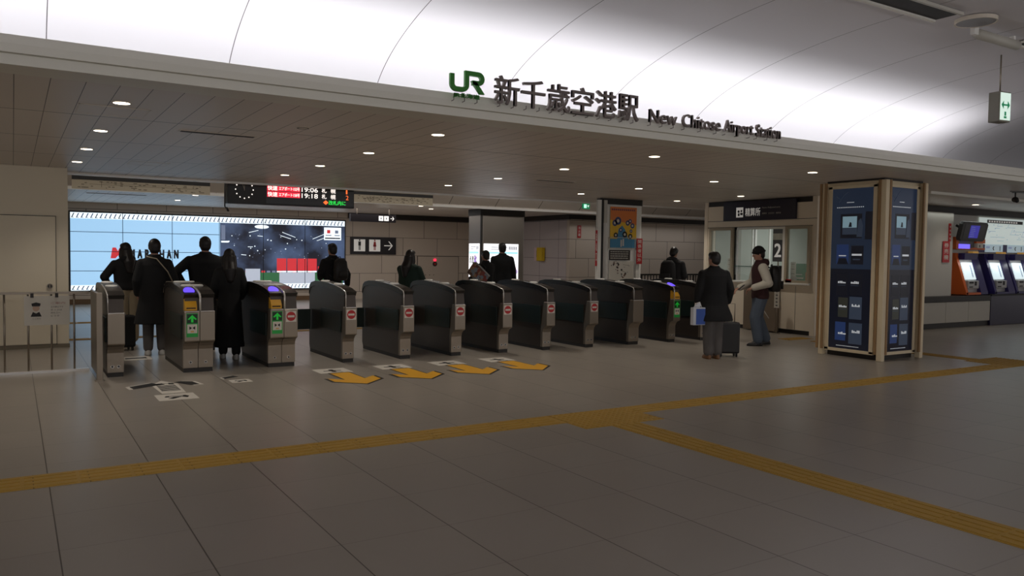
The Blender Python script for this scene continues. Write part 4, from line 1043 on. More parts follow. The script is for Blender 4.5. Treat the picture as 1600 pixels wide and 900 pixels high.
def column_screen(fr, o, w, lab):
    z0, z1 = .13, 2.72; h = z1 - z0
    a = MB(o, **fr); a.box(-.07, 0, z0 - .04, z1 + .04, -.02, .03, m_crm); a.box(w, w + .07, z0 - .04, z1 + .04, -.02, .03, m_crm); a.box(-.07, w + .07, z0 - .05, z0, -.02, .03, m_crm); a.box(-.07, w + .07, z1, z1 + .05, -.02, .03, m_crm)
    fr_ = a.build('screen_frame', t, .003)
    a = MB(o, **fr); a.box(0, w, z0, z0 + h * .5, -.02, .018, m_scr2); a.box(0, w, z0 + h * .5, z1, -.02, .018, m_scr); sc = a.build('screen', t, label=lab)
    a = MB(Vector(o) + Vector(fr['n']) * .0185, **fr); random.seed(12)
    e1 = mat('display_pale', (140, 172, 186), .3, emit=.38, var=0); e2 = mat('display_blue', (44, 64, 112), .3, emit=.3, var=0); e3 = mat('display_text', (214, 220, 226), .3, emit=.35, var=0); e4 = mat('display_shadow', (26, 28, 38), .3, emit=.3, var=0); e5 = mat('display_olive', (60, 62, 56), .3, emit=.22, var=0); e6 = mat('display_slate', (66, 78, 98), .3, emit=.22, var=0)
    W = w
    for k in range(6): a.box(W * (.36 + .03 * k), W * (.385 + .03 * k), 2.49, 2.50, 0, .001, e3)
    for k in range(15): a.box(W * (.12 + .045 * k), W * (.145 + .045 * k), 2.41, 2.425, 0, .001, e3)
    a.tube([(W * .1, 2.6, 0), (W * .2, 2.55, 0), (W * .16, 2.5, 0), (W * .3, 2.62, 0), (W * .38, 2.66, 0)], .004, e6, 5)
    a.box(W * .22, W * .74, 1.92, 2.31, 0, .001, e4); a.box(W * .27, W * .62, 1.98, 2.27, .001, .002, e1); a.box(W * .27, W * .62, 1.98, 2.09, .002, .003, e6)
    a.prism([(W * .42, 2.1), (W * .5, 2.1), (W * .49, 2.17), (W * .45, 2.18)], .003, .004, e4); a.prism([(W * .62, 1.94), (W * .76, 1.94), (W * .77, 2.12), (W * .72, 2.24), (W * .66, 2.2)], .003, .004, e6)
    a.box(W * .82, W * .99, 1.9, 2.34, 0, .001, e4)
    a.box(W * .14, W * .44, 1.5, 1.82, 0, .001, e2); a.box(W * .2, W * .38, 1.63, 1.645, .001, .002, e3); a.prism([(W * .16, 1.5), (W * .2, 1.6), (W * .38, 1.6), (W * .44, 1.5)], .001, .0015, e4)
    a.box(W * .5, W * .8, 1.5, 1.8, 0, .001, e4); a.box(W * .52, W * .76, 1.64, 1.67, .001, .002, e3); a.box(W * .55, W * .72, 1.57, 1.59, .001, .002, e6)
    for (x0, x1, z0_, z1_, m, tx) in ((.16, .44, 1.0, 1.34, e4, (.2, 1.19)), (.5, .8, 1.0, 1.34, e4, (.52, 1.19)), (.22, .46, .64, .96, e5, (.24, .8)), (.5, .8, .62, .98, e6, (.56, .82)), (.16, .42, .26, .56, e2, (.24, .36)), (.5, .82, .22, .56, e6, (.58, .4))):
        a.box(W * x0, W * x1, z0_, z1_, 0, .001, m)
        for k in range(5): a.box(W * (tx[0] + .04 * k), W * (tx[0] + .03 + .04 * k), tx[1], tx[1] + random.uniform(.02, .045), .001, .002, e3)
        for k in range(7): a.box(W * (tx[0] + .028 * k), W * (tx[0] + .02 + .028 * k), tx[1] - .035, tx[1] - .025, .001, .002, e6)
    for k in range(20): a.box(W * (.2 + .028 * k), W * (.217 + .028 * k), .17, .18, 0, .001, e3)
    a.build('screen_picture', sc)
column_screen(dict(YZ), (-.50, .42, 0), .74, 'tall navy screen with small pictures and white text lines')
column_screen(dict(XZ), (-.34, -.46, 0), .72, 'tall navy screen with small pictures and white text lines')
# ------------------------------------------------------------------ ticket machines and their counter
m_orange = mat('machine_orange', (206, 96, 36), .45, var=.03)
m_blue = mat('machine_navy', (46, 38, 96), .4, var=.03)
m_mgrey = mat('machine_grey', (170, 168, 166), .4, .2, var=.03)
m_mlit = mat('machine_screen', (206, 222, 226), .3, emit=.85, var=0)
t = thing('machine_counter', 'long low counter with white panels and a dark top under the ticket machines', 'counter', (17.5, 10.4, 0))
a = MB(); a.box(0, 2.82, .0, .49, .61, .74, m_dark); a.build('top', t, .004)
a = MB(); a.box(0, 2.82, .05, .49, 0, .12, m_dark); a.build('plinth', t)
for k in range(4):
    x0 = -.06 + k * .96; 
    a = MB(); a.box(max(0, x0), min(2.8, x0 + .95), .012, .49, .125, .605, mat('panel_grey', (176, 170, 158), .4, var=.02)); a.build('front_panel', t, .004)
t = thing('navy_counter', 'dark navy base carrying the row of blue ticket machines', 'counter', (20.33, 10.4, 0))
a = MB(); a.box(0, 6, 0.0, .49, .0, .74, mat('base_navy', (34, 28, 58), .3, var=.03)); a.build('body', t, .006)
a = MB(); a.box(0, 6, -.02, .49, .72, .758, m_ink); a.build('top_edge', t)
def machine(x, label, mf, ms, first=False):
    t = thing('ticket_machine', label, 'ticket machine', (x, 10.45, .76), 0, 'ticket machines against the wall')
    FR = dict(u=(0, 1, 0), v=(0, 0, 1), n=(1, 0, 0))
    prof = [(0, 0), (0, .06), (.28, .92), (.28, 1.0), (.44, 1.0), (.44, 0)]
    w = .98
    for (q0, q1) in ((0, .10), (.66, w)):
        a = MB(**FR); a.prism(prof, q0, q1, ms if q0 == 0 else mf); a.build('side_cheek', t, .006)
    a = MB(**FR); a.prism([(.1, 0), (.1, .22), (.28, .9), (.44, .9), (.44, 0)], .10, .66, m_mgrey); a.build('body', t)
    a = MB(**FR); a.box(.12, .28, .84, 1.0, .10, .66, m_blue); a.build('visor', t, .005)
    # sloping screen and the shelf under it
    a = MB((.12, .13, .36), u=(1, 0, 0), v=(0, .30, .954), n=(0, -.954, .30))
    a.box(.02, .50, .0, .42, .0, .03, m_mlit); sc = a.build('touch_screen', t, label='lit sloping touch screen')
    a = MB((.12, .13, .36), u=(1, 0, 0), v=(0, .30, .954), n=(0, -.954, .30)); a.box(.36, .40, .05, .36, .03, .032, m_sgrey); a.box(.06, .32, .3, .36, .03, .032, m_swhite); a.build('screen_picture', sc)
    a = MB(); a.box(.14, .62, .03, .16, .14, .34, m_mgrey); a.build('money_tray', t, .02)
    a = MB((0, .03, 0), **XZ); a.box(.18, .36, .27, .31, 0, .006, m_ink); a.box(.42, .50, .22, .32, 0, .006, m_ink); a.box(.18, .34, .17, .20, 0, .006, m_dark); a.build('slot', t)
    a = MB(); a.box(.02, .66, .0, .2, 0, .05, ms if first else m_blue); a.build('shelf', t)
    a = MB((0, .27, 0), **XZ); a.box(.70, .95, 1.0, 1.05, -.1, .02, mat('tag_amber', (220, 166, 80), .5, emit=.2, var=0)); a.build('number_lamp', t)
    l = bpy.data.lights.new('machine_lamp', 'AREA'); l.shape = 'RECTANGLE'; l.size = .5; l.size_y = .05; l.energy = .9; l.color = (.95, 1, 1)
    o = bpy.data.objects.new('machine_lamp', l); COL.objects.link(o); o.location = (x + .38, 10.52, .76 + .82); o.rotation_euler = (math.radians(20), 0, 0)
    return t
machine(19.3, 'orange framed ticket machine at the start of the row, next to the cream wall panel', m_blue, m_orange, True)
machine(20.6, 'navy ticket machine right beside the orange one', m_blue, m_blue)
machine(21.65, 'second navy ticket machine after the orange one', m_blue, m_blue)
machine(22.7, 'third navy ticket machine, cut by the picture edge', m_blue, m_blue)
# orange housing of the first machine with its lit strip
t = thing('machine_header', 'orange header box with a glowing violet strip above the first ticket machine', 'sign', (19.3, 10.75, 1.85))
a = MB((0, 0, 0), **XZ); a.box(0, 1.3, 0, .05, -.1, .02, m_orange); a.box(0, .12, .05, .3, -.1, .02, m_orange); a.box(.9, 1.3, .16, .26, -.1, .02, m_orange); a.box(.12, .9, .05, .28, -.12, -.04, mat('header_slate', (98, 96, 100), .5, var=.02)); a.build('frame', t)
a = MB((0, 0, 0), **XZ); a.box(.1, .58, .02, .13, .02, .035, mat('strip_violet', (104, 92, 220), .4, emit=1.3, var=0)); a.box(.58, .7, .04, .12, .02, .03, m_navy); a.build('lit_strip', t)
a = MB((0, 0, 0), **XZ); a.box(.92, 1.18, .04, .16, .02, .035, m_paper); a.box(1.0, 1.04, .06, .12, .035, .037, m_ink); a.build('label_card', t)
# long blue cladding with white signs above the navy machines
f = MB((20.6, 10.895, 0), **XZ); f.box(0, 6, 1.79, 1.995, -.004, 0, m_blue)
tag(f.build('machine_fascia'), 'navy fascia board on the wall above the blue ticket machines', 'fascia')
for i, x in enumerate((20.9, 21.98)):
    t = thing('machine_sign', ('white lit sign panel on the navy fascia, nearer the orange header', 'white lit sign panel on the navy fascia at the picture edge')[i], 'sign', (x, 10.90, 1.8))
    a = MB((0, 0, 0), **XZ); a.box(0, .86, 0, .2, .006, .012, mat('sign_pale', (176, 196, 206), .4, emit=.35, var=0)); bd = a.build('board', t)
    a = MB((0, -.0125, 0), **XZ); a.box(.05, .22, .1, .15, 0, .002, m_sgrey); a.prism([(.4, .05), (.44, .05), (.4, .1), (.44, .15), (.4, .15), (.36, .1)], 0, .002, m_signd); a.box(.7, .73, .04, .16, 0, .002, m_signd); a.build('print', bd)
# fare map over the machines
m_map = mat('map_white', (214, 226, 222), .4, emit=.42, var=.03, scale=2)
t = thing('fare_map', 'large pale fare map on the wall above the ticket machines', 'map', (20.55, 10.87, 2.0))
a = MB((0, 0, 0), **XZ); a.box(0, 6, 0, .67, -.01, .01, m_map); bd = a.build('board', t)
a = MB((0, -.011, 0), **XZ); random.seed(8)
for k in range(16):
    x = random.uniform(.2, 3); z = random.uniform(.08, .48); L = random.uniform(.2, .7); a.box(x, x + L, z, z + .008, 0, .001, m_sgrey)
    if k % 3 == 0: a.prism([(x, z), (x + .01, z), (x + .13, z + .15), (x + .12, z + .15)], 0, .001, m_sgrey)
for k in range(40): x = random.uniform(.1, 3.2); z = random.uniform(.05, .5); a.box(x, x + .04, z, z + .015, 0, .001, m_pict if k % 2 else m_sgrey)
a.box(.35, 2.1, .54, .62, 0, .002, m_signd)
for k in range(12): a.box(.42 + k * .12, .50 + k * .12, .56, .60, .002, .003, m_pict)
a.build('map_print', bd)
# monitor
t = thing('wall_monitor', 'black tilted wall monitor with a dim blue page beside the fare map', 'monitor', (18.86, 10.42, 2.04))
t.rotation_euler = (math.radians(12), 0, 0)
a = MB((0, 0, 0), **XZ); a.prism([(.06, 0), (1.02, 0), (1.1, .06), (1.1, .40), (1.04, .46), (.06, .46), (0, .40), (0, .06)], -.1, 0, m_black); a.build('case', t, .006)
a = MB((0, -.001, 0), **XZ); a.box(.1, 1.0, .06, .4, 0, .002, m_sink); sc = a.build('screen', t)
a = MB((0, -.003, 0), **XZ); a.box(.34, .74, .08, .38, 0, .001, mat('page_blue', (52, 48, 150), .4, emit=.7, var=0))
for k in range(6): a.box(.38, .38 + .2 - .02 * (k % 3), .11 + k * .045, .117 + k * .045, .001, .002, m_sgrey)
a.build('page', sc)
a = MB(); a.tube([(.55, .1, .23), (.55, .3, .25), (.55, .46, .3)], .03, m_dark, 8); a.build('arm', t)
# red vertical sign on the cream panel
redplate('red_wall_sign', 'red vertical sign with pale characters on the cream wall beside the machines', XZ, (18.50, 10.60, 1.53), .29, .50, '券売機')
t = thing('red_wall_strip', 'narrow red vertical strip above the red sign beside the wall monitor', 'sign', (18.74, 10.605, 2.03))
a = MB((0, 0, 0), **XZ); a.box(0, .08, 0, .42, -.01, .01, m_red); a.build('plate', t)
a = MB((0, -.01, 0), **XZ)
for k in range(4): a.box(.02, .06, .05 + k * .09, .09 + k * .09, 0, .002, m_sidew)
a.build('print', t)
# ------------------------------------------------------------------ people
m_skin = mat('skin', (176, 132, 112), .55, var=.03)
m_hair = mat('hair_dark', (26, 21, 20), .45, var=.05, scale=30)
m_blk = mat('cloth_black', (14, 14, 16), .85, var=.08, scale=10)
m_char = mat('cloth_charcoal', (30, 29, 31), .85, var=.06, scale=10)
m_grn = mat('cloth_green', (18, 40, 32), .85, var=.06, scale=10)
m_beige = mat('cloth_beige', (150, 136, 112), .85, var=.05, scale=10)
m_gtr = mat('cloth_grey', (92, 88, 86), .85, var=.05, scale=10)
m_jean = mat('cloth_denim', (82, 92, 106), .85, var=.12, scale=8)
m_slv = mat('cloth_offwhite', (200, 194, 180), .8, var=.04, scale=10)
m_mar = mat('cloth_maroon', (58, 30, 32), .85, var=.05)
m_brn = mat('leather_brown', (120, 84, 52), .5, var=.06)
m_shoe = mat('shoe_black', (28, 26, 26), .5, var=0)
m_shw = mat('shoe_white', (206, 204, 200), .5, var=0)

def limb(a, pts, rad, m):
    """tapered round limb with soft joints"""
    P = []; R = []
    for i in range(len(pts) - 1):
        for k in range(4):
            f = k / 4; P.append(tuple(Vector(pts[i]).lerp(Vector(pts[i + 1]), f))); R.append(rad[i] * (1 - f) + rad[i + 1] * f)
    P.append(tuple(pts[-1])); R.append(rad[-1])
    a.tube(P, R, m, 12)
    for p, r in zip(pts, rad): a.ball(p, r, m, 12, 8)

def hand(a, w, d, palm, S, curl, side, m):
    """palm, four bent fingers of unequal length and a thumb from the palm's side"""
    d = Vector(d).normalized(); palm = Vector(palm); palm = (palm - d * palm.dot(d)).normalized(); s = d.cross(palm).normalized()
    w = Vector(w); k = S / 1.7
    R = Matrix((s, palm, d)).transposed()
    a.ball(tuple(w + d * .045 * k), (.040 * k, .017 * k, .05 * k), m, 12, 8, R)
    for i, (off, L) in enumerate(((-.030, .92), (-.010, 1.05), (.010, 1.0), (.030, .80))):
        p = w + d * .082 * k + s * off * k; q = [tuple(p - d * .02 * k)]; ang = curl * .5
        for seg in (.040, .028, .022):
            ang += curl * .55
            p = p + (d * math.cos(ang) + palm * math.sin(ang)) * seg * L * k; q.append(tuple(p))
        a.tube(q, [.0095 * k, .0095 * k, .0088 * k, .0075 * k], m, 8); a.ball(q[-1], .0078 * k, m, 8, 6)
    p0 = w + d * .02 * k + s * side * .030 * k; p1 = p0 + (d * .6 + s * side * .55 + palm * .35).normalized() * .04 * k; p2 = p1 + (d * .85 + palm * .5).normalized() * .03 * k
    a.tube([tuple(p0), tuple(p1), tuple(p2)], [.013 * k, .011 * k, .009 * k], m, 8); a.ball(tuple(p2), .009 * k, m, 8, 6)

def person(label, x, y, rz, S, arms=None, knees=None, ankles=None, lean=0., hyaw=0., hpitch=0., top=None, top_m=None, sleeve_m=None, hem=.48, flare=0., bottom_m=None, shoe_m=None, hair='short', hat=None, hood=False, curl=.45, wide=1.0, slack=1.0, cat='person', collar=True):
    top_m = top_m or m_blk; sleeve_m = sleeve_m or top_m; bottom_m = bottom_m or m_blk; shoe_m = shoe_m or m_shoe
    t = thing('person', label, cat, (x, y, 0), math.radians(rz))
    V = lambda *p: Vector(p) * S
    sh = {s: V(s * .104 * wide, lean, .782) for s in (-1, 1)}
    arms = arms or {}
    el = {s: V(*arms.get(s, ((s * .140, lean - .015, .64), None))[0]) for s in (-1, 1)}
    wr = {s: V(*(arms[s][1] if s in arms else (s * .148, lean + .02, .50))) for s in (-1, 1)}
    knees = knees or {-1: (-.052, .008, .285), 1: (.052, .008, .285)}
    ankles = ankles or {-1: (-.054, -.005, .048), 1: (.054, -.005, .048)}
    Hc = V(0, lean * 1.25 + .012, .922)
    # body: one continuous figure
    a = MB()
    a.loft([(0, 0, .475 * S, .06 * S, .05 * S), (0, 0, .52 * S, .09 * S, .062 * S), (0, lean * .3 * S, .60 * S, .076 * S, .055 * S), (0, lean * .7 * S, .70 * S, .09 * S, .062 * S), (0, lean * .95 * S, .77 * S, .104 * S, .06 * S), (0, lean * S, .81 * S, .098 * S, .046 * S), (0, lean * 1.05 * S, .835 * S, .045 * S, .036 * S)], m_skin, 18)
    a.tube([tuple(V(0, lean, .81)), tuple(V(0, lean * 1.15 - .002, .85)), tuple(V(0, lean * 1.2 + .004, .885))], [.036 * S, .031 * S, .032 * S], m_skin, 12)
    Rh = Matrix.Rotation(math.radians(hyaw), 3, 'Z') @ Matrix.Rotation(math.radians(-hpitch), 3, 'X')
    def hp(px, py, pz): return tuple(Hc + Rh @ (Vector((px, py, pz)) * S))
    a.ball(tuple(Hc), (.044 * S, .055 * S, .066 * S), m_skin, 18, 12, Rh)
    a.ball(hp(0, .022, -.034), (.030 * S, .030 * S, .034 * S), m_skin, 12, 8, Rh)       # jaw
    a.ball(hp(0, .055, -.010), (.007 * S, .012 * S, .013 * S), m_skin, 8, 6, Rh)        # nose
    a.ball(hp(0, .048, -.034), (.014 * S, .007 * S, .006 * S), m_skin, 8, 6, Rh)        # lips
    a.ball(hp(0, .046, .014), (.030 * S, .009 * S, .006 * S), m_skin, 8, 6, Rh)         # brow
    for s in (-1, 1): a.ball(hp(s * .044, -.002, -.004), (.006 * S, .012 * S, .018 * S), m_skin, 8, 6, Rh)
    for s in (-1, 1):
        limb(a, [sh[s], el[s], wr[s]], [.030 * S, .025 * S, .017 * S], m_skin)
        d = (wr[s] - el[s]).normalized()
        pn = arms[s][2] if s in arms and len(arms[s]) > 2 else (-s, .2, 0)
        hand(a, wr[s], d, pn, S, curl, 1 if (Vector(pn).cross(d).dot(Vector((0, 1, 0))) < 0) else -1, m_skin)
        limb(a, [V(s * .048, 0, .50), V(*knees[s]), V(*ankles[s])], [.05 * S, .036 * S, .024 * S], m_skin)
        ank = V(*ankles[s]); a.ball(tuple(ank + Vector((0, .035 * S, -.020 * S))), (.02 * S, .055 * S, .016 * S), m_skin, 10, 8)
    body = a.build('body', t, remesh=.0075)
    # eyes
    a = MB()
    for s in (-1, 1): a.ball(hp(s * .018, .0475, .002), .0068 * S, m_stick, 10, 6); a.ball(hp(s * .018, .0525, .002), .0034 * S, m_ink, 8, 6)
    a.build('eyes', t)
    # trousers
    a = MB()
    a.ball(tuple(V(0, 0, .515)), (.096 * S, .070 * S, .06 * S), bottom_m, 16, 10)
    for s in (-1, 1):
        kn = V(*knees[s]); an = V(*ankles[s]); an = an + (kn - an) * .08
        limb(a, [V(s * .046, 0, .50), kn, an], [.062 * S * slack ** .5, .048 * S * slack, .040 * S * slack], bottom_m)
    a.build('trousers', t, remesh=.011)
    # shoes
    for s in (-1, 1):
        an = V(*ankles[s]); kn = V(*knees[s]); z0 = an.z - .048 * S
        a = MB((an.x, an.y, z0))
        a.loft([(0, .035 * S, 0, .027 * S, .078 * S), (0, .035 * S, .012 * S, .029 * S, .080 * S), (0, .030 * S, .028 * S, .026 * S, .070 * S), (0, .010 * S, .045 * S, .024 * S, .042 * S), (0, -.004 * S, .068 * S, .024 * S, .028 * S)], shoe_m, 16)
        a.build('shoe', t)
    # upper garment
    a = MB()
    rings = []
    hz = hem
    if hz < .44:
        rings += [(0, -.005 * S, hz * S, (.125 + flare) * S * wide, (.088 + flare * .7) * S), (0, -.003 * S, (hz + .05) * S, (.122 + flare * .85) * S * wide, (.085 + flare * .6) * S), (0, 0, .50 * S, (.112 + flare * .3) * S * wide, .082 * S)]
    else:
        rings += [(0, 0, hz * S, (.106 + flare) * S * wide, .080 * S), (0, 0, (hz + .03) * S, (.112 + flare) * S * wide, .084 * S)]
    rings += [(0, lean * .35 * S, .60 * S, (.100 + flare * .25) * S * wide, .075 * S), (0, lean * .7 * S, .70 * S, .112 * S * wide, .080 * S), (0, lean * .95 * S, .77 * S, .128 * S * wide, .074 * S), (0, lean * S, .802 * S, .122 * S * wide, .060 * S), (0, lean * S, .826 * S, .088 * S * wide, .052 * S), (0, lean * 1.05 * S, .848 * S, .048 * S, .044 * S)]
    a.loft(rings, top_m, 22)
    if collar: a.tube([tuple(V(0, lean, .82)), tuple(V(0, lean * 1.15 - .004, .862))], [.056 * S, .047 * S], top_m, 14)
    if hood: a.ball(tuple(V(0, lean - .045, .835)), (.075 * S, .05 * S, .045 * S), top_m, 14, 8)
    if sleeve_m is top_m:
        for s in (-1, 1):
            w_ = wr[s] + (el[s] - wr[s]) * .08; limb(a, [sh[s], el[s], w_], [.043 * S, .041 * S, .033 * S], top_m)
    a.build('coat' if hem < .44 else 'jacket', t, remesh=.012)
    if sleeve_m is not top_m:
        for s in (-1, 1):
            a = MB(); w_ = wr[s] + (el[s] - wr[s]) * .08; limb(a, [sh[s] + Vector((s * .012 * S, 0, 0)), el[s], w_], [.050 * S, .044 * S, .034 * S], sleeve_m); a.build('sleeve', t, remesh=.011, label='pale sleeve')
    # hair and hat
    a = MB()
    if hair:
        a.ball(hp(0, -.010, .012), (.051 * S, .056 * S, .064 * S), m_hair, 18, 12, Rh)
        a.ball(hp(0, -.026, -.014), (.045 * S, .036 * S, .044 * S), m_hair, 14, 10, Rh)
        a.ball(hp(0, .020, .040), (.042 * S, .036 * S, .030 * S), m_hair, 14, 8, Rh)
        if hair == 'long':
            q = [hp(0, -.03, .0), hp(0, -.042, -.06), tuple(V(0, lean - .062, .80)), tuple(V(0, lean - .072, .72))]
            a.tube(q, [.050 * S, .054 * S, .058 * S, .034 * S], m_hair, 14); a.ball(q[-1], .034 * S, m_hair)
            for s in (-1, 1): a.tube([hp(s * .038, -.005, .01), hp(s * .046, -.008, -.06), tuple(V(s * .045, lean - .03, .79))], [.022 * S, .022 * S, .018 * S], m_hair, 10)
        a.build('hair', t, remesh=.008)
    if hat:
        a = MB(); a.ball(hp(0, -.006, .022), (.055 * S, .061 * S, .060 * S), m_hair, 18, 12, Rh) if False else a.ball(hp(0, -.006, .026), (.055 * S, .061 * S, .058 * S), hat, 18, 12, Rh)
        a.tube([hp(.0545 * math.cos(q * math.pi / 8), -.006 + .061 * math.sin(q * math.pi / 8), .022) for q in range(16)], .010 * S, hat, 8, closed=True)
        a.build('knit_hat', t, remesh=.008)
    return t

class _A: pass
def backpack(label, x, y, z, rz, w=.30, h=.44, d=.17, m=None):
    t = thing('backpack', label, 'bag', (x, y, z), math.radians(rz)); m = m or m_shoe
    a = MB(); a.loft([(0, -d / 2, 0, w * .40, d * .42), (0, -d / 2, .04, w * .49, d * .5), (0, -d / 2, h * .55, w * .5, d * .5), (0, -d / 2, h * .85, w * .44, d * .42), (0, -d / 2, h, w * .26, d * .22)], m, 20, pw=3.2); a.build('bag_body', t)
    a = MB(); a.loft([(0, -d - .01, .05, w * .36, .035), (0, -d - .01, h * .42, w * .36, .035)], m, 16, pw=3.2); a.build('front_pocket', t)
    for s in (-1, 1):
        a = MB(); a.tube([(s * w * .28, -.01, h * .92), (s * w * .32, .06, h * .96), (s * w * .38, .20, h * .80), (s * w * .46, .20, h * .40), (s * w * .46, .02, h * .18)], .013, m, 8); a.build('strap', t)
    a = MB(); a.tube([(-.04, -.04, h * .97), (-.03, -.05, h * 1.05), (.03, -.05, h * 1.05), (.04, -.04, h * .97)], .008, m, 8); a.build('handle', t)
    return t
def suitcase(label, x, y, rz, w=.34, h=.54, d=.22, m=None, pull=.30):
    t = thing('suitcase', label, 'suitcase', (x, y, 0), math.radians(rz)); m = m or m_blk
    a = MB(); a.box(-w / 2, w / 2, -d / 2, d / 2, .055, .055 + h, m); a.build('shell', t, .03)
    a = MB(); a.box(-w / 2 - .004, w / 2 + .004, -.008, .008, .06, .05 + h, m_dark); a.build('zip_seam', t)
    for sx in (-1, 1):
        for sy in (-1, 1):
            a = MB((sx * (w / 2 - .045), sy * (d / 2 - .045), 0)); a.box(-.014, .014, -.016, .016, .035, .07, m_black); a.frame((sx * (w / 2 - .045) - .011, sy * (d / 2 - .045), .026), (0, 1, 0), (0, 0, 1), (1, 0, 0)); a.disc(0, 0, .026, 0, .022, m_black, 14); a.build('wheel', t)
    a = MB(); a.tube([(-.08, -d / 2 + .03, h + .05), (-.08, -d / 2 + .03, h + .05 + pull), (.08, -d / 2 + .03, h + .05 + pull), (.08, -d / 2 + .03, h + .05)], .008, m_steel, 8); a.build('pull_handle', t)
    a = MB(); a.tube([(-.06, 0, h + .055), (-.05, 0, h + .085), (.05, 0, h + .085), (.06, 0, h + .055)], .01, m_mgrey, 8); a.build('top_handle', t)
    return t

# beyond the fence side of the gates
person('person in a dark hooded jacket and beige trousers before the blue screen', 1.60, 14.75, 20, 1.70, arms={-1: ((-.20, .02, .66), (-.13, .14, .62)), 1: ((.15, .0, .66), (.12, .10, .57))}, top_m=m_blk, hem=.53, flare=.035, bottom_m=m_beige, shoe_m=m_shw, hair='long', hood=True, slack=1.6, wide=1.06)
person('person in a long black coat with a cream shoulder bag in the first gate lane', 1.80, 13.0, -4, 1.755, top_m=m_blk, hem=.27, flare=.045, bottom_m=m_gtr, shoe_m=m_shw, hair='short', wide=.98, arms={-1: ((-.138, -.01, .64), (-.13, .05, .52)), 1: ((.15, -.01, .64), (.155, .05, .53))})
t = thing('shoulder_bag', 'cream shoulder bag on a long strap over a black coat', 'bag', (2.03, 12.86, .92))
a = MB(); a.loft([(0, 0, 0, .12, .045), (0, 0, .03, .135, .055), (0, 0, .15, .12, .05), (0, 0, .19, .09, .03)], mat('bag_cream', (176, 164, 142), .6, var=.04), 18, pw=3); a.build('bag_body', t)
a = MB(); a.tube([(.0, -.0, .18), (-.08, -.055, .34), (-.24, -.12, .53), (-.37, -.06, .56)], .008, MATS['bag_cream'], 8); a.build('strap', t)
suitcase('dark wheeled suitcase standing just past the first gate lane', 1.42, 13.75, 15, .36, .5, .24)
person('man in a black jacket with one elbow out, behind the first double gate', 2.58, 13.3, 0, 1.81, arms={-1: ((-.245, .0, .68), (-.15, .10, .545)), 1: ((.16, .0, .65), (.14, .12, .55))}, top_m=m_blk, hem=.47, flare=.012, hair='short', wide=1.28, bottom_m=m_blk)
person('person with long dark hair and a long dark coat passing between the double gates', 2.68, 12.1, -6, 1.62, top_m=m_blk, hem=.11, flare=.03, hair='long', shoe_m=m_shw, bottom_m=m_blk, wide=.86, knees={-1: (-.05, .02, .285), 1: (.05, -.03, .285)}, ankles={-1: (-.05, .04, .048), 1: (.05, -.07, .048)}, arms={-1: ((-.128, -.0, .64), (-.10, .10, .56)), 1: ((.128, -.0, .64), (.11, .08, .55))})
person('person in dark clothes with a backpack in front of the stadium picture', 5.38, 15.35, 18, 1.76, top_m=m_blk, hem=.44, hair='short', wide=1.1, arms={1: ((.19, -.02, .64), (.23, .03, .52)), -1: ((-.15, .02, .65), (-.08, .12, .60))})
backpack('black backpack on the person before the stadium picture', 5.43, 15.20, 1.02, 18)
person('person with long dark hair in a dark green coat bending over the gates', 6.0, 13.15, -62, 1.65, top_m=m_grn, hem=.28, flare=.05, hair='long', wide=1.15, lean=.03, arms={1: ((.14, .08, .66), (.11, .20, .60)), -1: ((-.13, .10, .66), (-.05, .22, .61))})
person('shorter person in dark clothes before the brightly lit poster', 8.80, 15.2, 15, 1.67, top_m=m_blk, hem=.44, flare=.02, hair='short', wide=1.1, arms={-1: ((-.16, .03, .66), (-.16, .12, .62)), 1: ((.13, 0, .64), (.10, .08, .55))})
person('taller person in a black jacket before the brightly lit poster', 9.95, 16.4, -8, 1.86, top_m=m_blk, hem=.44, flare=.015, hair='short', wide=1.15, arms={1: ((.15, -.01, .64), (.17, .0, .50)), -1: ((-.13, 0, .64), (-.10, .10, .55))})
t = thing('patterned_bag', 'large tilted red and brown patterned bag carried before the lit poster', 'bag', (8.50, 15.0, 1.14)); t.rotation_euler = (0, math.radians(38), math.radians(10))
mp = bpy.data.materials.new('bag_pattern'); mp.use_nodes = True; _n = mp.node_tree; _b = _n.nodes['Principled BSDF']; _tc = _n.nodes.new('ShaderNodeTexCoord'); _v = _n.nodes.new('ShaderNodeTexVoronoi'); _v.inputs['Scale'].default_value = 14
_n.links.new(_tc.outputs['Object'], _v.inputs['Vector']); _r = _n.nodes.new('ShaderNodeValToRGB'); _r.color_ramp.interpolation = 'CONSTANT'
for i_, (p_, c_) in enumerate(((0, (130, 60, 50)), (.35, (150, 120, 90)), (.6, (90, 60, 50)), (.8, (120, 130, 140)))):
    e_ = _r.color_ramp.elements[i_] if i_ < 2 else _r.color_ramp.elements.new(p_); e_.position = p_; e_.color = (*lin(c_), 1)
_s = _n.nodes.new('ShaderNodeSeparateColor'); _n.links.new(_v.outputs['Color'], _s.inputs[0]); _n.links.new(_s.outputs[0], _r.inputs[0]); _n.links.new(_r.outputs[0], _b.inputs['Base Color'])
a = MB(); a.box(-.24, .24, -.06, .06, -.14, .12, mp); a.build('bag_body', t, .015)
a = MB(); a.box(-.24, .24, -.062, .062, .12, .15, m_mgrey); a.build('top_edge', t)
a = MB(); a.tube([(-.1, 0, .14), (-.08, 0, .24), (.08, 0, .24), (.1, 0, .14)], .008, m_shoe, 8); a.build('handle', t)
person('man in a dark jacket looking down beside the poster pillar, wearing a rucksack', 12.5, 13.25, -70, 1.80, top_m=m_char, hem=.46, hair='short', hpitch=22, wide=1.1, arms={1: ((.14, .02, .64), (.07, .13, .60)), -1: ((-.14, .02, .64), (-.06, .13, .60))}, hood=True)
backpack('large dark rucksack on the back of the man beside the poster pillar', 12.36, 13.19, 1.0, -70, .34, .5, .24, m_char)

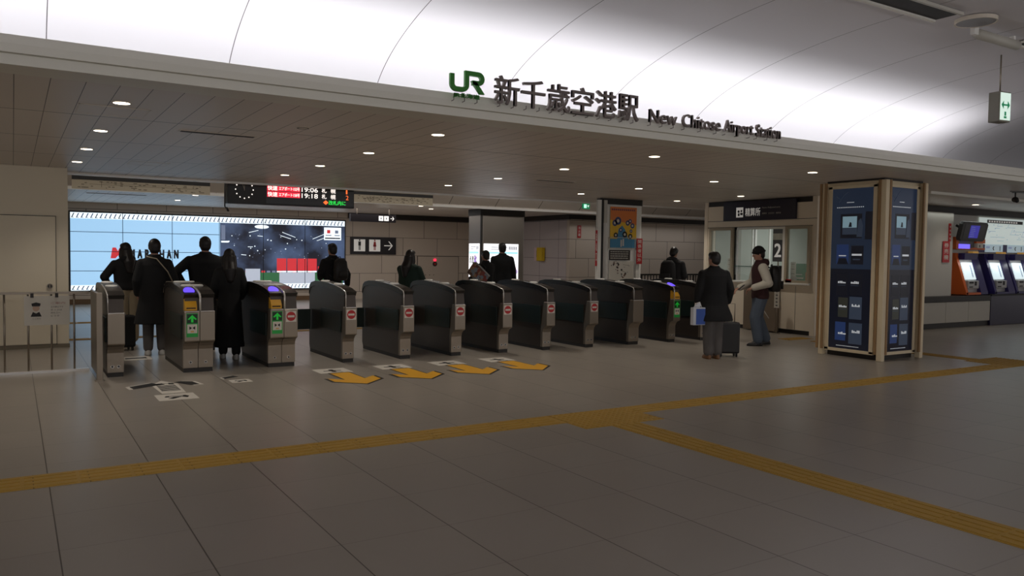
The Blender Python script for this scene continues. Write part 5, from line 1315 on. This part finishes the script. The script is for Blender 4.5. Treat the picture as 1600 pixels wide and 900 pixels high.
# man with the suitcase
person('man in a long black coat and grey trousers standing beside a suitcase', 9.26, 8.9, -22, 1.685, top_m=m_blk, hem=.355, flare=.05, bottom_m=m_gtr, shoe_m=m_brn, hair='short', hyaw=28, wide=1.08, slack=1.15, curl=.9,
       arms={-1: ((-.150, -.01, .64), (-.160, .01, .535)), 1: ((.152, -.02, .645), (.155, .03, .525))}, knees={-1: (-.045, .0, .285), 1: (.045, .01, .285)}, ankles={-1: (-.045, -.01, .048), 1: (.04, -.01, .048)})
t = thing('shopping_bag', 'blue and white shopping bag held low by the man in the long coat', 'bag', (8.93, 8.90, .54), math.radians(-10))
a = MB(); a.prism([(-.11, -.04), (.11, -.04), (.11, .04), (-.11, .04)], 0, .27, mat('bag_white', (200, 204, 212), .5, var=.03)); a.build('bag_body', t, .008)
a = MB((0, -.041, 0), **XZ); a.box(-.06, .105, .01, .25, 0, .002, mat('bag_blue', (48, 84, 168), .5, var=.05)); a.build('blue_print', t)
a = MB(); a.tube([(-.07, 0, .26), (-.05, 0, .33), (.03, 0, .35), (.07, 0, .26)], .006, m_white, 8); a.loft([(-.03, 0, .26, .07, .03), (0, 0, .31, .05, .02), (.02, 0, .34, .02, .01)], MATS['bag_white'], 10); a.build('handle', t)
suitcase('black upright suitcase with wheels next to the man in the long coat', 9.70, 9.0, -30, .34, .50, .22, m_shoe, .30)

# man in the varsity jacket
vj = person('man in a knit hat and varsity jacket with pale sleeves stepping to the fare office', 11.42, 9.85, 56, 1.79, top_m=m_mar, sleeve_m=m_slv, hem=.475, flare=.012, bottom_m=m_jean, shoe_m=m_shoe, hair='short', hat=mat('hat_black', (22, 21, 22), .9, var=.05), wide=1.05, lean=.012, hpitch=12, slack=1.25, hood=True, curl=.6,
       arms={-1: ((-.165, -.035, .635), (-.10, .10, .585), (0, 0, -1)), 1: ((.13, .05, .635), (.06, .20, .575), (0, 0, -1))},
       knees={-1: (-.045, .055, .285), 1: (.045, .01, .285)}, ankles={-1: (-.045, .02, .048), 1: (.045, -.085, .055)})
backpack('black backpack on the man in the varsity jacket', 11.54, 9.77, .98, 56, .32, .46, .20)
a = MB(); a.ball((-.300, -.045, 1.235), (.03, .055, .05), m_mar, 14, 8); a.build('sleeve_patch', vj, label='dark red patch on the pale sleeve')
t = thing('phone', 'dark phone held in the hand of the man in the varsity jacket', 'phone', (11.08, 9.99, 1.05), math.radians(56)); t.rotation_euler = (math.radians(50), 0, math.radians(56))
a = MB(); a.box(-.037, .037, -.005, .005, -.07, .07, m_black); a.build('case', t, .002)
a = MB(); a.box(-.034, .034, -.0056, -.005, -.066, .066, m_sink); a.build('screen', t)

# ------------------------------------------------------------------ settle the grown surfaces into plain meshes
bpy.context.view_layer.update()
_dg = bpy.context.evaluated_depsgraph_get()
_new = [(o, bpy.data.meshes.new_from_object(o.evaluated_get(_dg))) for o in BAKE]
for o, me in _new:
    old = o.data
    me.name = o.name
    if not me.materials:
        for m in old.materials: me.materials.append(m)
    o.modifiers.clear(); o.data = me
